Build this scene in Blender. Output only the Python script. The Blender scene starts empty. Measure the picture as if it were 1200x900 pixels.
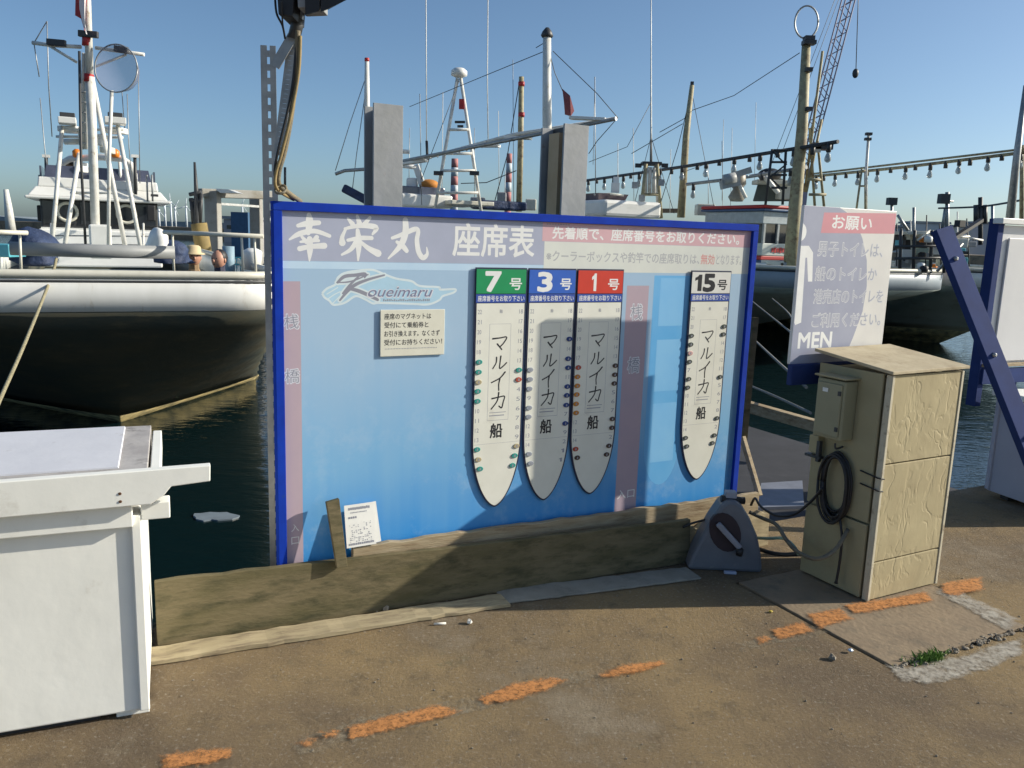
import bpy, bmesh, math, random
from mathutils import Vector, Matrix
R = math.radians
rnd = random.Random(7)
sc = bpy.context.scene
col = sc.collection

# ------------------------------------------------------------------ camera
PITCH, ROLL, EYE, FPX = R(10.05), R(1.93), 1.6, 970.0
fwd = Vector((0, math.cos(PITCH), -math.sin(PITCH)))
r0 = Vector((1, 0, 0)); u0 = Vector((0, math.sin(PITCH), math.cos(PITCH)))
rgt = r0*math.cos(ROLL) + u0*math.sin(ROLL)
upv = -r0*math.sin(ROLL) + u0*math.cos(ROLL)
CAM = Vector((0, 0, EYE))
cd = bpy.data.cameras.new('camera'); cam = bpy.data.objects.new('camera', cd); col.objects.link(cam)
cd.sensor_fit = 'HORIZONTAL'; cd.sensor_width = 36; cd.lens = FPX/1200*36
cd.clip_start = .05; cd.clip_end = 12000
m3 = Matrix((rgt, upv, -fwd)).transposed()
cam.matrix_world = Matrix.Translation(CAM) @ m3.to_4x4()
sc.camera = cam

# ------------------------------------------------------------------ sky, sun, exposure
SUN = Vector((.993, .118, .472)).normalized()
EL = math.asin(SUN.z); AZ = math.atan2(SUN.x, SUN.y)
w = bpy.data.worlds.new('World'); sc.world = w; w.use_nodes = True
nt = w.node_tree
sky = nt.nodes.new('ShaderNodeTexSky'); sky.sky_type = 'NISHITA'; sky.sun_disc = False
sky.sun_elevation = EL; sky.sun_rotation = AZ
sky.air_density = .72; sky.dust_density = 1.4; sky.ozone_density = 3.3
bg = nt.nodes['Background']; bg.inputs[1].default_value = .108
tint = nt.nodes.new('ShaderNodeMix'); tint.data_type = 'RGBA'; tint.blend_type = 'MULTIPLY'; tint.inputs[0].default_value = 1
tint.inputs[7].default_value = (1.05, 1.12, 1.07, 1)
nt.links.new(sky.outputs[0], tint.inputs[6]); nt.links.new(tint.outputs[2], bg.inputs[0])
sl = bpy.data.lights.new('sun', 'SUN'); sl.energy = 5.0; sl.angle = R(.55); sl.color = (1, .92, .78)
so = bpy.data.objects.new('sun', sl); col.objects.link(so)
so.rotation_euler = SUN.to_track_quat('Z', 'Y').to_euler(); so.location = (20, 3, 20)
sc.view_settings.view_transform = 'Standard'; sc.view_settings.look = 'None'
sc.view_settings.exposure = 0.25; sc.view_settings.gamma = 1
sc.cycles.max_bounces = 6; sc.cycles.transparent_max_bounces = 16

# ------------------------------------------------------------------ measuring helpers
def ray(x, y): return fwd + rgt*((x-600)/FPX) - upv*((y-450)/FPX)
def P(x, y, Y):
    d = ray(x, y); return CAM + d*(Y/d.y)
def G(x, y, z=0.0):
    d = ray(x, y); return CAM + d*((z-EYE)/d.z)

# ------------------------------------------------------------------ materials
MATS = {}
def mat(name, c, rough=.6, c2=None, scale=8, bump=0.0, bscale=None, metal=0, stretch=None, spec=.5,
        detail=6, dirt=None, dscale=3, dlo=.5, dhi=.7, coat=0, alpha=None, contrast=(.35, .65), trans=0):
    if name in MATS: return MATS[name]
    m = bpy.data.materials.new(name); m.use_nodes = True
    n = m.node_tree; b = n.nodes['Principled BSDF']; L = n.links.new
    b.inputs['Roughness'].default_value = rough; b.inputs['Metallic'].default_value = metal
    b.inputs['Specular IOR Level'].default_value = spec
    b.inputs['Coat Weight'].default_value = coat
    if trans: b.inputs['Transmission Weight'].default_value = trans
    tc = n.nodes.new('ShaderNodeTexCoord'); mp = n.nodes.new('ShaderNodeMapping')
    L(tc.outputs['Object'], mp.inputs[0])
    if stretch: mp.inputs['Scale'].default_value = stretch
    if c2 is None: c2 = tuple(v*.8 for v in c)
    no = n.nodes.new('ShaderNodeTexNoise'); no.inputs['Scale'].default_value = scale; no.inputs['Detail'].default_value = detail
    no.inputs['Roughness'].default_value = .62
    L(mp.outputs[0], no.inputs[0])
    cr = n.nodes.new('ShaderNodeValToRGB')
    cr.color_ramp.elements[0].position = contrast[0]; cr.color_ramp.elements[1].position = contrast[1]
    cr.color_ramp.elements[0].color = (*c, 1); cr.color_ramp.elements[1].color = (*c2, 1)
    L(no.outputs[0], cr.inputs[0]); out = cr.outputs[0]
    if dirt:
        n2 = n.nodes.new('ShaderNodeTexNoise'); n2.inputs['Scale'].default_value = dscale; n2.inputs['Detail'].default_value = 9
        n2.inputs['Roughness'].default_value = .7
        L(mp.outputs[0], n2.inputs[0])
        r2 = n.nodes.new('ShaderNodeMapRange'); r2.inputs[1].default_value = dlo; r2.inputs[2].default_value = dhi
        L(n2.outputs[0], r2.inputs[0])
        mx = n.nodes.new('ShaderNodeMix'); mx.data_type = 'RGBA'
        L(r2.outputs[0], mx.inputs[0]); L(out, mx.inputs[6]); mx.inputs[7].default_value = (*dirt, 1); out = mx.outputs[2]
    L(out, b.inputs['Base Color'])
    if bump:
        n3 = n.nodes.new('ShaderNodeTexNoise'); n3.inputs['Scale'].default_value = bscale or scale*4; n3.inputs['Detail'].default_value = 8
        L(mp.outputs[0], n3.inputs[0])
        bp = n.nodes.new('ShaderNodeBump'); bp.inputs['Strength'].default_value = 1; bp.inputs['Distance'].default_value = bump
        L(n3.outputs[0], bp.inputs['Height']); L(bp.outputs[0], b.inputs['Normal'])
    if alpha:
        n4 = n.nodes.new('ShaderNodeTexNoise'); n4.inputs['Scale'].default_value = alpha[0]; n4.inputs['Detail'].default_value = 10
        n4.inputs['Roughness'].default_value = .75
        L(tc.outputs['Object'], n4.inputs[0])
        r4 = n.nodes.new('ShaderNodeMapRange'); r4.inputs[1].default_value = alpha[1]; r4.inputs[2].default_value = alpha[2]
        L(n4.outputs[0], r4.inputs[0]); L(r4.outputs[0], b.inputs['Alpha'])
    MATS[name] = m; return m

def flat(name, c, rough=.5, **k): return mat(name, c, rough, tuple(v*.92 for v in c), 14, **k)

WHITE = mat('white_gelcoat', (.80, .80, .77), .35, (.72, .72, .68), 3, dirt=(.55, .50, .40), dscale=4, dlo=.62, dhi=.85)
CREAMW = mat('cream_gelcoat', (.66, .64, .55), .4, (.58, .56, .47), 5, dirt=(.40, .34, .25), dscale=5, dlo=.6, dhi=.8)
WPOLE = mat('white_painted_steel', (.74, .74, .70), .45, (.62, .61, .55), 9, dirt=(.34, .22, .12), dscale=9, dlo=.6, dhi=.72)
RUSTY = mat('weathered_yellow_steel', (.42, .38, .22), .6, (.30, .26, .16), 9, dirt=(.14, .08, .04), dscale=7, dlo=.5, dhi=.7)
GALV = mat('galvanised_steel', (.42, .43, .43), .5, (.30, .31, .31), 12, metal=.6, dirt=(.20, .15, .10), dscale=10, dlo=.6, dhi=.75)
GREYPAINT = mat('grey_painted_steel', (.34, .35, .36), .55, (.28, .29, .29), 5, dirt=(.22, .15, .10), dscale=9, dlo=.62, dhi=.75, bump=.002)
BLACK = flat('black_rubber', (.018, .018, .02), .55)
DARK = flat('dark_metal', (.045, .047, .05), .5)
RED = flat('red_paint', (.45, .03, .03), .5)
BLUE = mat('blue_frame_paint', (.003, .040, .40), .85, (.003, .030, .31), 10, dirt=(.02, .06, .22), dscale=16, dlo=.60, dhi=.78, spec=.2)
NAVY = mat('navy_blue_paint', (.022, .045, .16), .8, (.018, .035, .125), 6, spec=.2)
ORANGE = flat('orange_plastic', (.75, .22, .02), .4)
TEAL = flat('teal_plastic', (.02, .28, .26), .4)
GLASS = mat('dark_window_glass', (.02, .025, .03), .08, (.03, .035, .045), 3, spec=.8)
TINT = mat('tinted_screen', (.10, .11, .16), .15, (.07, .08, .12), 3, spec=.7)
CYAN = flat('cyan_plastic', (.10, .42, .50), .5)
TARP = mat('blue_tarp', (.03, .055, .13), .7, (.015, .025, .06), 5, bump=.03, bscale=9)
SKIN = flat('skin', (.48, .25, .17), .5)
STRAW = flat('straw', (.62, .50, .30), .8)
ROPE = mat('rope', (.36, .32, .20), .85, (.20, .18, .11), 60, bump=.004, bscale=140)
GROPE = mat('grey_rope', (.30, .30, .28), .85, (.16, .16, .15), 60)
WOOD = mat('weathered_wood', (.185, .150, .088), .9, (.115, .100, .052), 3.2, bump=.003, bscale=22, stretch=(1, 2.6, 3.4), dirt=(.055, .055, .030), dscale=5.5, dlo=.47, dhi=.70, spec=.2)
WOODL = mat('pale_timber', (.40, .33, .22), .8, (.28, .21, .12), 5, bump=.003, bscale=20, stretch=(1, 7, 8), dirt=(.16, .10, .05), dscale=3, dlo=.52, dhi=.68)
PLY = mat('weathered_plywood', (.42, .35, .22), .85, (.31, .255, .155), 4, bump=.002, bscale=18, stretch=(1, 5, 5), dirt=(.17, .13, .085), dscale=7, dlo=.48, dhi=.72)
BOXW = mat('peeling_white_paint', (.88, .88, .82), .6, (.80, .80, .74), 2.2, bump=.002, bscale=9, dirt=(.46, .42, .34), dscale=4.5, dlo=.60, dhi=.84)

# ------------------------------------------------------------------ object helpers
CNT = {}
def link(o): col.objects.link(o); return o
def tag(o, label=None, cat=None, group=None, kind=None):
    if label: o['label'] = label
    if cat: o['category'] = cat
    if group: o['group'] = group
    if kind: o['kind'] = kind
    return o
def thing(name, label, cat, loc=(0, 0, 0), rz=0, group=None):
    o = bpy.data.objects.new(name, None); o.empty_display_size = .1
    o.location = loc; o.rotation_euler = (0, 0, rz)
    return tag(link(o), label, cat, group)
def copy_tree(o, parent=None):
    c = o.copy(); col.objects.link(c)
    if parent: c.parent = parent
    for ch in list(o.children): copy_tree(ch, c)
    return c

class MB:
    def __init__(s): s.v = []; s.f = []; s.sm = []
    def add(s, vs, fs, sm=False):
        k = len(s.v); s.v += [Vector(p) for p in vs]
        for f in fs: s.f.append([i+k for i in f]); s.sm.append(sm)
        return s
    def box(s, c, d, M=None):
        x, y, z = d[0]/2, d[1]/2, d[2]/2
        vs = [Vector(p) for p in ((-x,-y,-z),(x,-y,-z),(x,y,-z),(-x,y,-z),(-x,-y,z),(x,-y,z),(x,y,z),(-x,y,z))]
        if M is not None: vs = [M @ p for p in vs]
        c = Vector(c); vs = [p+c for p in vs]
        return s.add(vs, [(0,3,2,1),(4,5,6,7),(0,1,5,4),(1,2,6,5),(2,3,7,6),(3,0,4,7)])
    def hexa(s, a, b):
        """a, b: two quads (bottom / top loops)"""
        return s.add(list(a)+list(b), [(3,2,1,0),(4,5,6,7),(0,1,5,4),(1,2,6,5),(2,3,7,6),(3,0,4,7)])
    def span(s, p, q, wx, wz, side=Vector((0,0,1))):
        """rectangular bar from p to q"""
        p, q = Vector(p), Vector(q); d = (q-p).normalized()
        if abs(d.dot(side)) > .95: side = Vector((0,1,0))
        e = d.cross(side).normalized(); h = e.cross(d).normalized()
        a = [p+e*i*wx/2+h*j*wz/2 for i, j in ((-1,-1),(1,-1),(1,1),(-1,1))]
        return s.hexa(a, [v+(q-p) for v in a])
    def tube(s, pts, r, n=8, cap=True):
        pts = [Vector(p) for p in pts]; m = len(pts)
        rs = r if isinstance(r, (list, tuple)) else [r]*m
        k = len(s.v); prev = None
        for i, p in enumerate(pts):
            t = (pts[min(i+1, m-1)]-pts[max(i-1, 0)]).normalized()
            if prev is None:
                a = Vector((0,0,1)) if abs(t.z) < .9 else Vector((1,0,0))
                e = t.cross(a).normalized()
            else:
                e = (prev-t*prev.dot(t)).normalized()
            prev = e; h = t.cross(e)
            for j in range(n):
                an = 2*math.pi*j/n; s.v.append(p+(e*math.cos(an)+h*math.sin(an))*rs[i])
        for i in range(m-1):
            for j in range(n):
                a = k+i*n+j; b = k+i*n+(j+1) % n
                s.f.append([a, b, b+n, a+n]); s.sm.append(True)
        if cap:
            s.f.append([k+j for j in range(n)][::-1]); s.sm.append(False)
            s.f.append([k+(m-1)*n+j for j in range(n)]); s.sm.append(False)
        return s
    def lathe(s, c, prof, n=16, axis=Vector((0,0,1))):
        c = Vector(c); axis = Vector(axis).normalized()
        e = axis.orthogonal().normalized(); h = axis.cross(e); k = len(s.v)
        for r_, z_ in prof:
            for j in range(n):
                an = 2*math.pi*j/n; s.v.append(c+axis*z_+(e*math.cos(an)+h*math.sin(an))*max(r_, 1e-4))
        for i in range(len(prof)-1):
            for j in range(n):
                a = k+i*n+j; b = k+i*n+(j+1) % n
                s.f.append([a, b, b+n, a+n]); s.sm.append(True)
        s.f.append([k+j for j in range(n)][::-1]); s.sm.append(False)
        s.f.append([k+(len(prof)-1)*n+j for j in range(n)]); s.sm.append(False)
        return s
    def ell(s, c, r, n=10, m=8):
        c = Vector(c)
        pr = [(math.sin(math.pi*i/m), -math.cos(math.pi*i/m)) for i in range(m+1)]
        k = len(s.v); s.lathe((0,0,0), pr, n)
        for i in range(k, len(s.v)):
            v = s.v[i]; s.v[i] = Vector((v.x*r[0], v.y*r[1], v.z*r[2]))+c
        return s
    def prism(s, poly, y0, y1):
        """poly in (x,z), extruded along local y from y0 (front) to y1"""
        n = len(poly); k = [(p[0], y0, p[1]) for p in poly]+[(p[0], y1, p[1]) for p in poly]
        fs = [list(range(n)), list(range(2*n-1, n-1, -1))]+[(i, i+n, (i+1) % n+n, (i+1) % n) for i in range(n)]
        return s.add(k, fs)
    def zprism(s, poly, z0, z1):
        n = len(poly); k = [(p[0], p[1], z0) for p in poly]+[(p[0], p[1], z1) for p in poly]
        fs = [list(range(n))[::-1], list(range(n, 2*n))]+[(i, (i+1) % n, (i+1) % n+n, i+n) for i in range(n)]
        return s.add(k, fs)
    def build(s, name, m, parent=None, bevel=0, origin=None, recalc=True, sub=0):
        me = bpy.data.meshes.new(name)
        o0 = Vector((0,0,0))
        if parent is not None and not parent.get('_local'):
            o0 = Vector(parent.get('_o', (0,0,0)))
        if origin is not None: o0 = Vector(origin)
        me.from_pydata([v-o0 for v in s.v], [], s.f)
        for p, q in zip(me.polygons, s.sm): p.use_smooth = q
        if recalc:
            b = bmesh.new(); b.from_mesh(me); bmesh.ops.recalc_face_normals(b, faces=b.faces); b.to_mesh(me); b.free()
        me.materials.append(m)
        o = bpy.data.objects.new(name, me); link(o)
        if parent is not None:
            o.parent = parent
        elif origin is not None: o.location = origin
        if parent is not None:
            o['_o'] = tuple(o0)
        if bevel:
            md = o.modifiers.new('bevel', 'BEVEL'); md.width = bevel; md.segments = 2; md.limit_method = 'ANGLE'
        if sub:
            md = o.modifiers.new('subsurf', 'SUBSURF'); md.levels = sub; md.render_levels = sub
        return o
def world_thing(name, label, cat, loc, group=None):
    """a thing whose parts are given in world coordinates"""
    o = thing(name, label, cat, loc, 0, group); o['_o'] = tuple(loc); return o
def local_thing(name, label, cat, loc, rz=0, group=None):
    o = thing(name, label, cat, loc, rz, group); o['_local'] = 1; return o
def single(mb, name, m, label, cat, loc, group=None, **k):
    return tag(mb.build(name, m, None, origin=loc, **k), label, cat, group)

def text_mb(body, rect, y, bold=0.0, shear=0.0, fit=True, gap=1.0):
    """lettering as flat geometry fitted into rect (u0,u1,v0,v1) on the local plane y"""
    if body == '1':
        u0_, u1_, z0_, z1_ = rect; U = lambda t: u0_+(u1_-u0_)*t; V = lambda t: z0_+(z1_-z0_)*t
        return MB().add([(U(a), y, V(c)) for a, c in ((.42, 0), (.95, 0), (.95, 1), (.55, 1), (.42, .90), (.05, .80), (.05, .62), (.42, .70))], [(0, 1, 2, 3, 4, 7), (4, 5, 6, 7)])
    bold_ = bold; c = bpy.data.curves.new('t', 'FONT'); c.body = body; c.shear = shear; c.resolution_u = 3
    c.space_character = gap
    o = bpy.data.objects.new('t', c); link(o)
    bpy.context.view_layer.update()
    dg = bpy.context.evaluated_depsgraph_get()
    me = bpy.data.meshes.new_from_object(o.evaluated_get(dg))
    vs = [v.co.copy() for v in me.vertices]; fs = [list(p.vertices) for p in me.polygons]
    bpy.data.objects.remove(o); bpy.data.curves.remove(c); bpy.data.meshes.remove(me)
    mb = MB()
    if not vs: return mb
    bold_ = min(bold_, .09)
    x0 = min(v.x for v in vs); x1 = max(v.x for v in vs); y0 = min(v.y for v in vs); y1 = max(v.y for v in vs)
    sx = (rect[1]-rect[0])/(x1-x0); sy = (rect[3]-rect[2])/(y1-y0)
    if not fit: sx = sy = min(sx, sy)
    b_ = min(sx, sy)*bold_*.55
    for k, (ox, oz) in enumerate(((0, 0),) if not bold_ else ((-1, -1), (1, -1), (1, 1), (-1, 1), (-1.2, 0), (1.2, 0), (0, 1.2), (0, -1.2))):
        mb.add([(rect[0]+(v.x-x0)*sx+ox*b_, y-k*.00003, rect[2]+(v.y-y0)*sy+oz*b_) for v in vs], fs)
    return mb
def merge(*ms):
    r = MB()
    for m in ms: r.add(m.v, m.f)
    return r
def spline(pts, n=6):
    """catmull-rom through (x, z, width)"""
    if len(pts) < 3: 
        a, b = pts; return [tuple(a[k]+(b[k]-a[k])*i/n for k in range(3)) for i in range(n+1)]
    q = [pts[0]]+list(pts)+[pts[-1]]; out = []
    for i in range(1, len(q)-2):
        for j in range(n):
            t = j/n
            out.append(tuple(.5*((2*q[i][k])+(-q[i-1][k]+q[i+1][k])*t+(2*q[i-1][k]-5*q[i][k]+4*q[i+1][k]-q[i+2][k])*t*t+(-q[i-1][k]+3*q[i][k]-3*q[i+1][k]+q[i+2][k])*t**3) for k in range(3)))
    out.append(tuple(pts[-1])); return out
def stroke(mb, pts, y, grow=0.0, round_=True):
    s = spline(pts); L_, R_ = [], []
    for i, (x, z, w_) in enumerate(s):
        a = s[max(i-1, 0)]; b = s[min(i+1, len(s)-1)]
        dx, dz = b[0]-a[0], b[1]-a[1]; l = math.hypot(dx, dz) or 1
        nx, nz = -dz/l, dx/l; h = w_/2+grow
        L_.append((x+nx*h, y, z+nz*h)); R_.append((x-nx*h, y, z-nz*h))
    n = len(s); mb.add(L_+R_, [(i, i+1, n+i+1, n+i) for i in range(n-1)])
    if round_:
        for e, yy in ((0, y-.00006), (n-1, y-.00009)):
            x, z, w_ = s[e]; h = w_/2+grow
            mb.add([(x+h*math.cos(k*math.pi/5), yy, z+h*math.sin(k*math.pi/5)) for k in range(10)], [list(range(10))])

# ================================================================== THE SETTING
DIR = Vector((.885, .466, 0)).normalized(); NB = Vector((-.466, .885, 0)).normalized()   # along / away from the quay edge
BO = Vector((-.934, 3.212, 0))                      # foot of the board's left edge
BRZ = math.atan2(DIR.y, DIR.x)
EDGE = BO + NB*.13
WZ = -.9

def ground_mat():
    m = bpy.data.materials.new('worn_concrete'); m.use_nodes = True; n = m.node_tree; L = n.links.new
    b = n.nodes['Principled BSDF']; b.inputs['Roughness'].default_value = .92; b.inputs['Specular IOR Level'].default_value = .25
    tc = n.nodes.new('ShaderNodeTexCoord')
    def noise(s, d=8, r=.6):
        k = n.nodes.new('ShaderNodeTexNoise'); k.inputs['Scale'].default_value = s; k.inputs['Detail'].default_value = d; k.inputs['Roughness'].default_value = r
        L(tc.outputs['Object'], k.inputs[0]); return k
    def mix(fac, a, c, lo, hi):
        r = n.nodes.new('ShaderNodeMapRange'); r.inputs[1].default_value = lo; r.inputs[2].default_value = hi; L(fac, r.inputs[0])
        x = n.nodes.new('ShaderNodeMix'); x.data_type = 'RGBA'; L(r.outputs[0], x.inputs[0]); L(a, x.inputs[6])
        if isinstance(c, tuple): x.inputs[7].default_value = (*c, 1)
        else: L(c, x.inputs[7])
        return x.outputs[2]
    base = n.nodes.new('ShaderNodeRGB'); base.outputs[0].default_value = (.27, .195, .102, 1)
    o = mix(noise(1.1, 6, .6).outputs[0], base.outputs[0], (.165, .122, .078), .40, .60)
    o = mix(noise(.55, 8, .7).outputs[0], o, (.34, .285, .20), .54, .68)
    o = mix(noise(7, 9, .75).outputs[0], o, (.12, .092, .060), .52, .74)
    o = mix(noise(70, 4, .7).outputs[0], o, (.40, .36, .29), .56, .74)
    o = mix(noise(140, 3, .7).outputs[0], o, (.09, .075, .055), .56, .72)
    n5 = noise(2.3, 10, .8)
    o = mix(n5.outputs[0], o, (.15, .15, .09), .60, .74)
    v = n.nodes.new('ShaderNodeTexVoronoi'); v.feature = 'DISTANCE_TO_EDGE'; v.inputs['Scale'].default_value = .9
    w_ = n.nodes.new('ShaderNodeVectorMath'); w_.operation = 'MULTIPLY_ADD'
    nw = noise(3, 6, .7); L(nw.outputs[1], w_.inputs[0]); w_.inputs[1].default_value = (.35, .35, .35); L(tc.outputs['Object'], w_.inputs[2]); L(w_.outputs[0], v.inputs[0])
    L(o, b.inputs['Base Color'])
    h1 = noise(60, 8, .8); h2 = noise(4, 5, .6)
    ad = n.nodes.new('ShaderNodeMath'); ad.operation = 'MULTIPLY_ADD'; L(h2.outputs[0], ad.inputs[0]); ad.inputs[1].default_value = 1.5; L(h1.outputs[0], ad.inputs[2])
    bp = n.nodes.new('ShaderNodeBump'); bp.inputs['Distance'].default_value = .010; bp.inputs['Strength'].default_value = 1; L(ad.outputs[0], bp.inputs['Height']); L(bp.outputs[0], b.inputs['Normal'])
    return m
CONC = ground_mat()
def fill_poly(outer, holes, z, zb, name, m):
    b = bmesh.new(); edges = []
    for loop in [outer]+holes:
        vs = [b.verts.new((p[0], p[1], z)) for p in loop]
        edges += [b.edges.new((vs[i], vs[(i+1) % len(vs)])) for i in range(len(vs))]
    bmesh.ops.triangle_fill(b, use_beauty=True, edges=edges)
    r = bmesh.ops.extrude_edge_only(b, edges=[e for e in b.edges if e.is_boundary])
    for v in r['geom']:
        if isinstance(v, bmesh.types.BMVert): v.co.z = zb
    bmesh.ops.recalc_face_normals(b, faces=b.faces)
    me = bpy.data.meshes.new(name); b.to_mesh(me); b.free(); me.materials.append(m)
    for p in me.polygons:
        if abs(p.normal.z) > .5 and p.normal.z < 0: p.flip()
    return link(bpy.data.objects.new(name, me))
# slab recessed in the quay
F0 = Vector((1.516, 2.992, 0)); dR = Vector((.887, .461, 0)).normalized(); dL = Vector((-dR.y, dR.x, 0))
def sl_pt(a, c): p = F0+dR*a+dL*c; return (p.x, p.y)
SW, SD = .86, .86
hole = [sl_pt(-.013, -.016), sl_pt(SW+.01, -.016), sl_pt(SW+.01, SD+.01), sl_pt(-.013, SD+.01)]
e0 = EDGE-DIR*60; e1 = EDGE+DIR*60
quay = fill_poly([(e0.x, e0.y), (e1.x, e1.y), (e1.x+40, e1.y-130), (e0.x-10, e0.y-90)], [hole], 0, -2.4, 'quay', CONC)
quay['kind'] = 'structure'
tag(MB().zprism([hole[0], hole[1], hole[2], hole[3]], -.12, -.075).build('joint_bed', mat('dark_soil', (.03, .025, .02), .95)), kind='structure')
slab_poly = []
def rough_edge(a, b, n, amp):
    a, b = Vector(a), Vector(b); d = b-a; nn = Vector((-d.y, d.x)).normalized()
    return [tuple(a+d*(i/n)+nn*rnd.uniform(-amp, amp)) for i in range(n)]
q0 = [sl_pt(0, 0), sl_pt(SW, 0), sl_pt(SW, SD), sl_pt(0, SD)]
for i in range(4): slab_poly += rough_edge(q0[i], q0[(i+1) % 4], 16, .003)
SLABM = mat('slab_concrete', (.27, .205, .132), .92, (.20, .15, .098), 3, bump=.004, bscale=40, dirt=(.14, .115, .08), dscale=8, dlo=.5, dhi=.75)
tag(MB().zprism(slab_poly, -.08, .007).build('concrete_slab', SLABM, bevel=.003), kind='structure')

# pale mortar smears round the slab, and the broken orange line
MORT = mat('pale_mortar', (.42, .39, .33), .9, (.33, .30, .25), 12, bump=.003, bscale=60, alpha=(16, .36, .50))
def blob(pts, n=5, amp=.012):
    out = []
    for i in range(len(pts)):
        a = Vector(pts[i]); b = Vector(pts[(i+1) % len(pts)]); d = b-a; nn = Vector((-d.y, d.x)).normalized()
        for j in range(n): out.append(tuple(a+d*(j/n)+nn*rnd.uniform(-amp, amp)))
    return out
def gp(*pp): return [tuple(G(x, y).xy) for x, y in pp]
def fade_mat(name, c, c2, thr, nscale, rough=.9, spread=.3):
    m = mat(name, c, rough, c2, 30, bump=.003, bscale=60, spec=.15, dirt=tuple(v*.55 for v in c2), dscale=45, dlo=.52, dhi=.72); n = m.node_tree; L = n.links.new
    b = n.nodes['Principled BSDF']; at = n.nodes.new('ShaderNodeAttribute'); at.attribute_name = 'wear'
    tc = n.nodes.new('ShaderNodeTexCoord'); nz = n.nodes.new('ShaderNodeTexNoise'); nz.inputs['Scale'].default_value = nscale; nz.inputs['Detail'].default_value = 12; nz.inputs['Roughness'].default_value = .78
    L(tc.outputs['Object'], nz.inputs[0])
    ad = n.nodes.new('ShaderNodeMath'); ad.operation = 'ADD'; ma = n.nodes.new('ShaderNodeMath'); ma.operation = 'MULTIPLY_ADD'; ma.inputs[1].default_value = 3.0; ma.inputs[2].default_value = -1.5; L(nz.outputs[0], ma.inputs[0]); L(at.outputs['Fac'], ad.inputs[0]); L(ma.outputs[0], ad.inputs[1])
    mr = n.nodes.new('ShaderNodeMapRange'); mr.inputs[1].default_value = thr; mr.inputs[2].default_value = thr+spread; L(ad.outputs[0], mr.inputs[0]); L(mr.outputs[0], b.inputs['Alpha']); return m
def patch(name, poly, z, m, grow=.022, soft=.034):
    xs_ = [p[0] for p in poly]; ys_ = [p[1] for p in poly]; st_ = .014
    nx, ny = int((max(xs_)-min(xs_)+2*grow)/st_)+2, int((max(ys_)-min(ys_)+2*grow)/st_)+2
    def sd(x, y):
        ins = False; best = 9
        for i in range(len(poly)):
            (x1, y1), (x2, y2) = poly[i], poly[(i+1) % len(poly)]
            if (y1 > y) != (y2 > y) and x < (x2-x1)*(y-y1)/(y2-y1)+x1: ins = not ins
            dx, dy = x2-x1, y2-y1; t = max(0, min(1, ((x-x1)*dx+(y-y1)*dy)/(dx*dx+dy*dy+1e-9))); best = min(best, math.hypot(x-x1-t*dx, y-y1-t*dy))
        return best if ins else -best
    vid = {}; vs = []; wr = []; fs = []
    D = {}
    for i in range(nx):
        for j in range(ny): D[i, j] = sd(min(xs_)-grow+i*st_, min(ys_)-grow+j*st_)
    for i in range(nx-1):
        for j in range(ny-1):
            q = [(i, j), (i+1, j), (i+1, j+1), (i, j+1)]
            if max(D[k] for k in q) < -grow: continue
            f = []
            for k in q:
                if k not in vid:
                    vid[k] = len(vs); vs.append((min(xs_)-grow+k[0]*st_, min(ys_)-grow+k[1]*st_, z)); wr.append(max(0, min(1, .5+D[k]/soft)))
                f.append(vid[k])
            fs.append(f)
    me = bpy.data.meshes.new(name); me.from_pydata(vs, [], fs); me.materials.append(m)
    at = me.attributes.new('wear', 'FLOAT', 'POINT')
    for i, w_ in enumerate(wr): at.data[i].value = w_
    return tag(link(bpy.data.objects.new(name, me)), kind='structure')
MORT = fade_mat('pale_mortar', (.38, .335, .255), (.30, .26, .195), .45, 26, spread=.8)
MORTF = fade_mat('faded_mortar', (.34, .29, .21), (.29, .245, .175), .70, 20, spread=1.1)
patch('mortar_patch', blob(gp((1035, 778), (1060, 782), (1120, 772), (1200, 744), (1200, 770), (1130, 795), (1080, 803), (1050, 796))), .004, MORT)
patch('mortar_patch', blob(gp((1090, 694), (1110, 690), (1196, 728), (1180, 742))), .0105, MORT)
patch('mortar_patch', blob(gp((860, 752), (930, 735), (1010, 722), (1010, 733), (935, 752), (865, 768))), .0035, MORTF)
patch('mortar_patch', blob(gp((330, 872), (420, 842), (560, 812), (690, 782), (700, 796), (560, 838), (400, 876), (345, 888))), .0035, MORTF)
OPAINT = fade_mat('orange_line_paint', (.56, .245, .085), (.46, .21, .08), .38, 55, spread=.75)
for pp in [((187, 888), (230, 881), (275, 879), (270, 890), (240, 899), (190, 903)),
           ((350, 873), (360, 866), (372, 868), (362, 878)), ((372, 860), (398, 857), (398, 865), (374, 868)),
           ((403, 855), (460, 839), (518, 827), (541, 836), (515, 845), (470, 855), (408, 870)),
           ((560, 820), (600, 803), (650, 795), (667, 799), (640, 812), (600, 824), (566, 828)),
           ((702, 792), (730, 781), (778, 775), (781, 780), (745, 792), (706, 796)),
           ((884, 749), (898, 746), (905, 752), (890, 757)), ((902, 740), (938, 730), (956, 741), (912, 752))]:
    patch('painted_line', blob(gp(*pp), 4, .003), .0075, OPAINT)
for pp in [((944, 722), (985, 715), (1000, 728), (960, 740)), ((986, 712), (1085, 696), (1094, 707), (1020, 720), (1000, 722))]:
    patch('painted_line', blob(gp(*pp), 4, .003), .0125, OPAINT)
patch('painted_line', blob(gp((1103, 686), (1150, 679), (1153, 694), (1118, 702), (1104, 698)), 4, .003), .0150, OPAINT)

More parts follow.
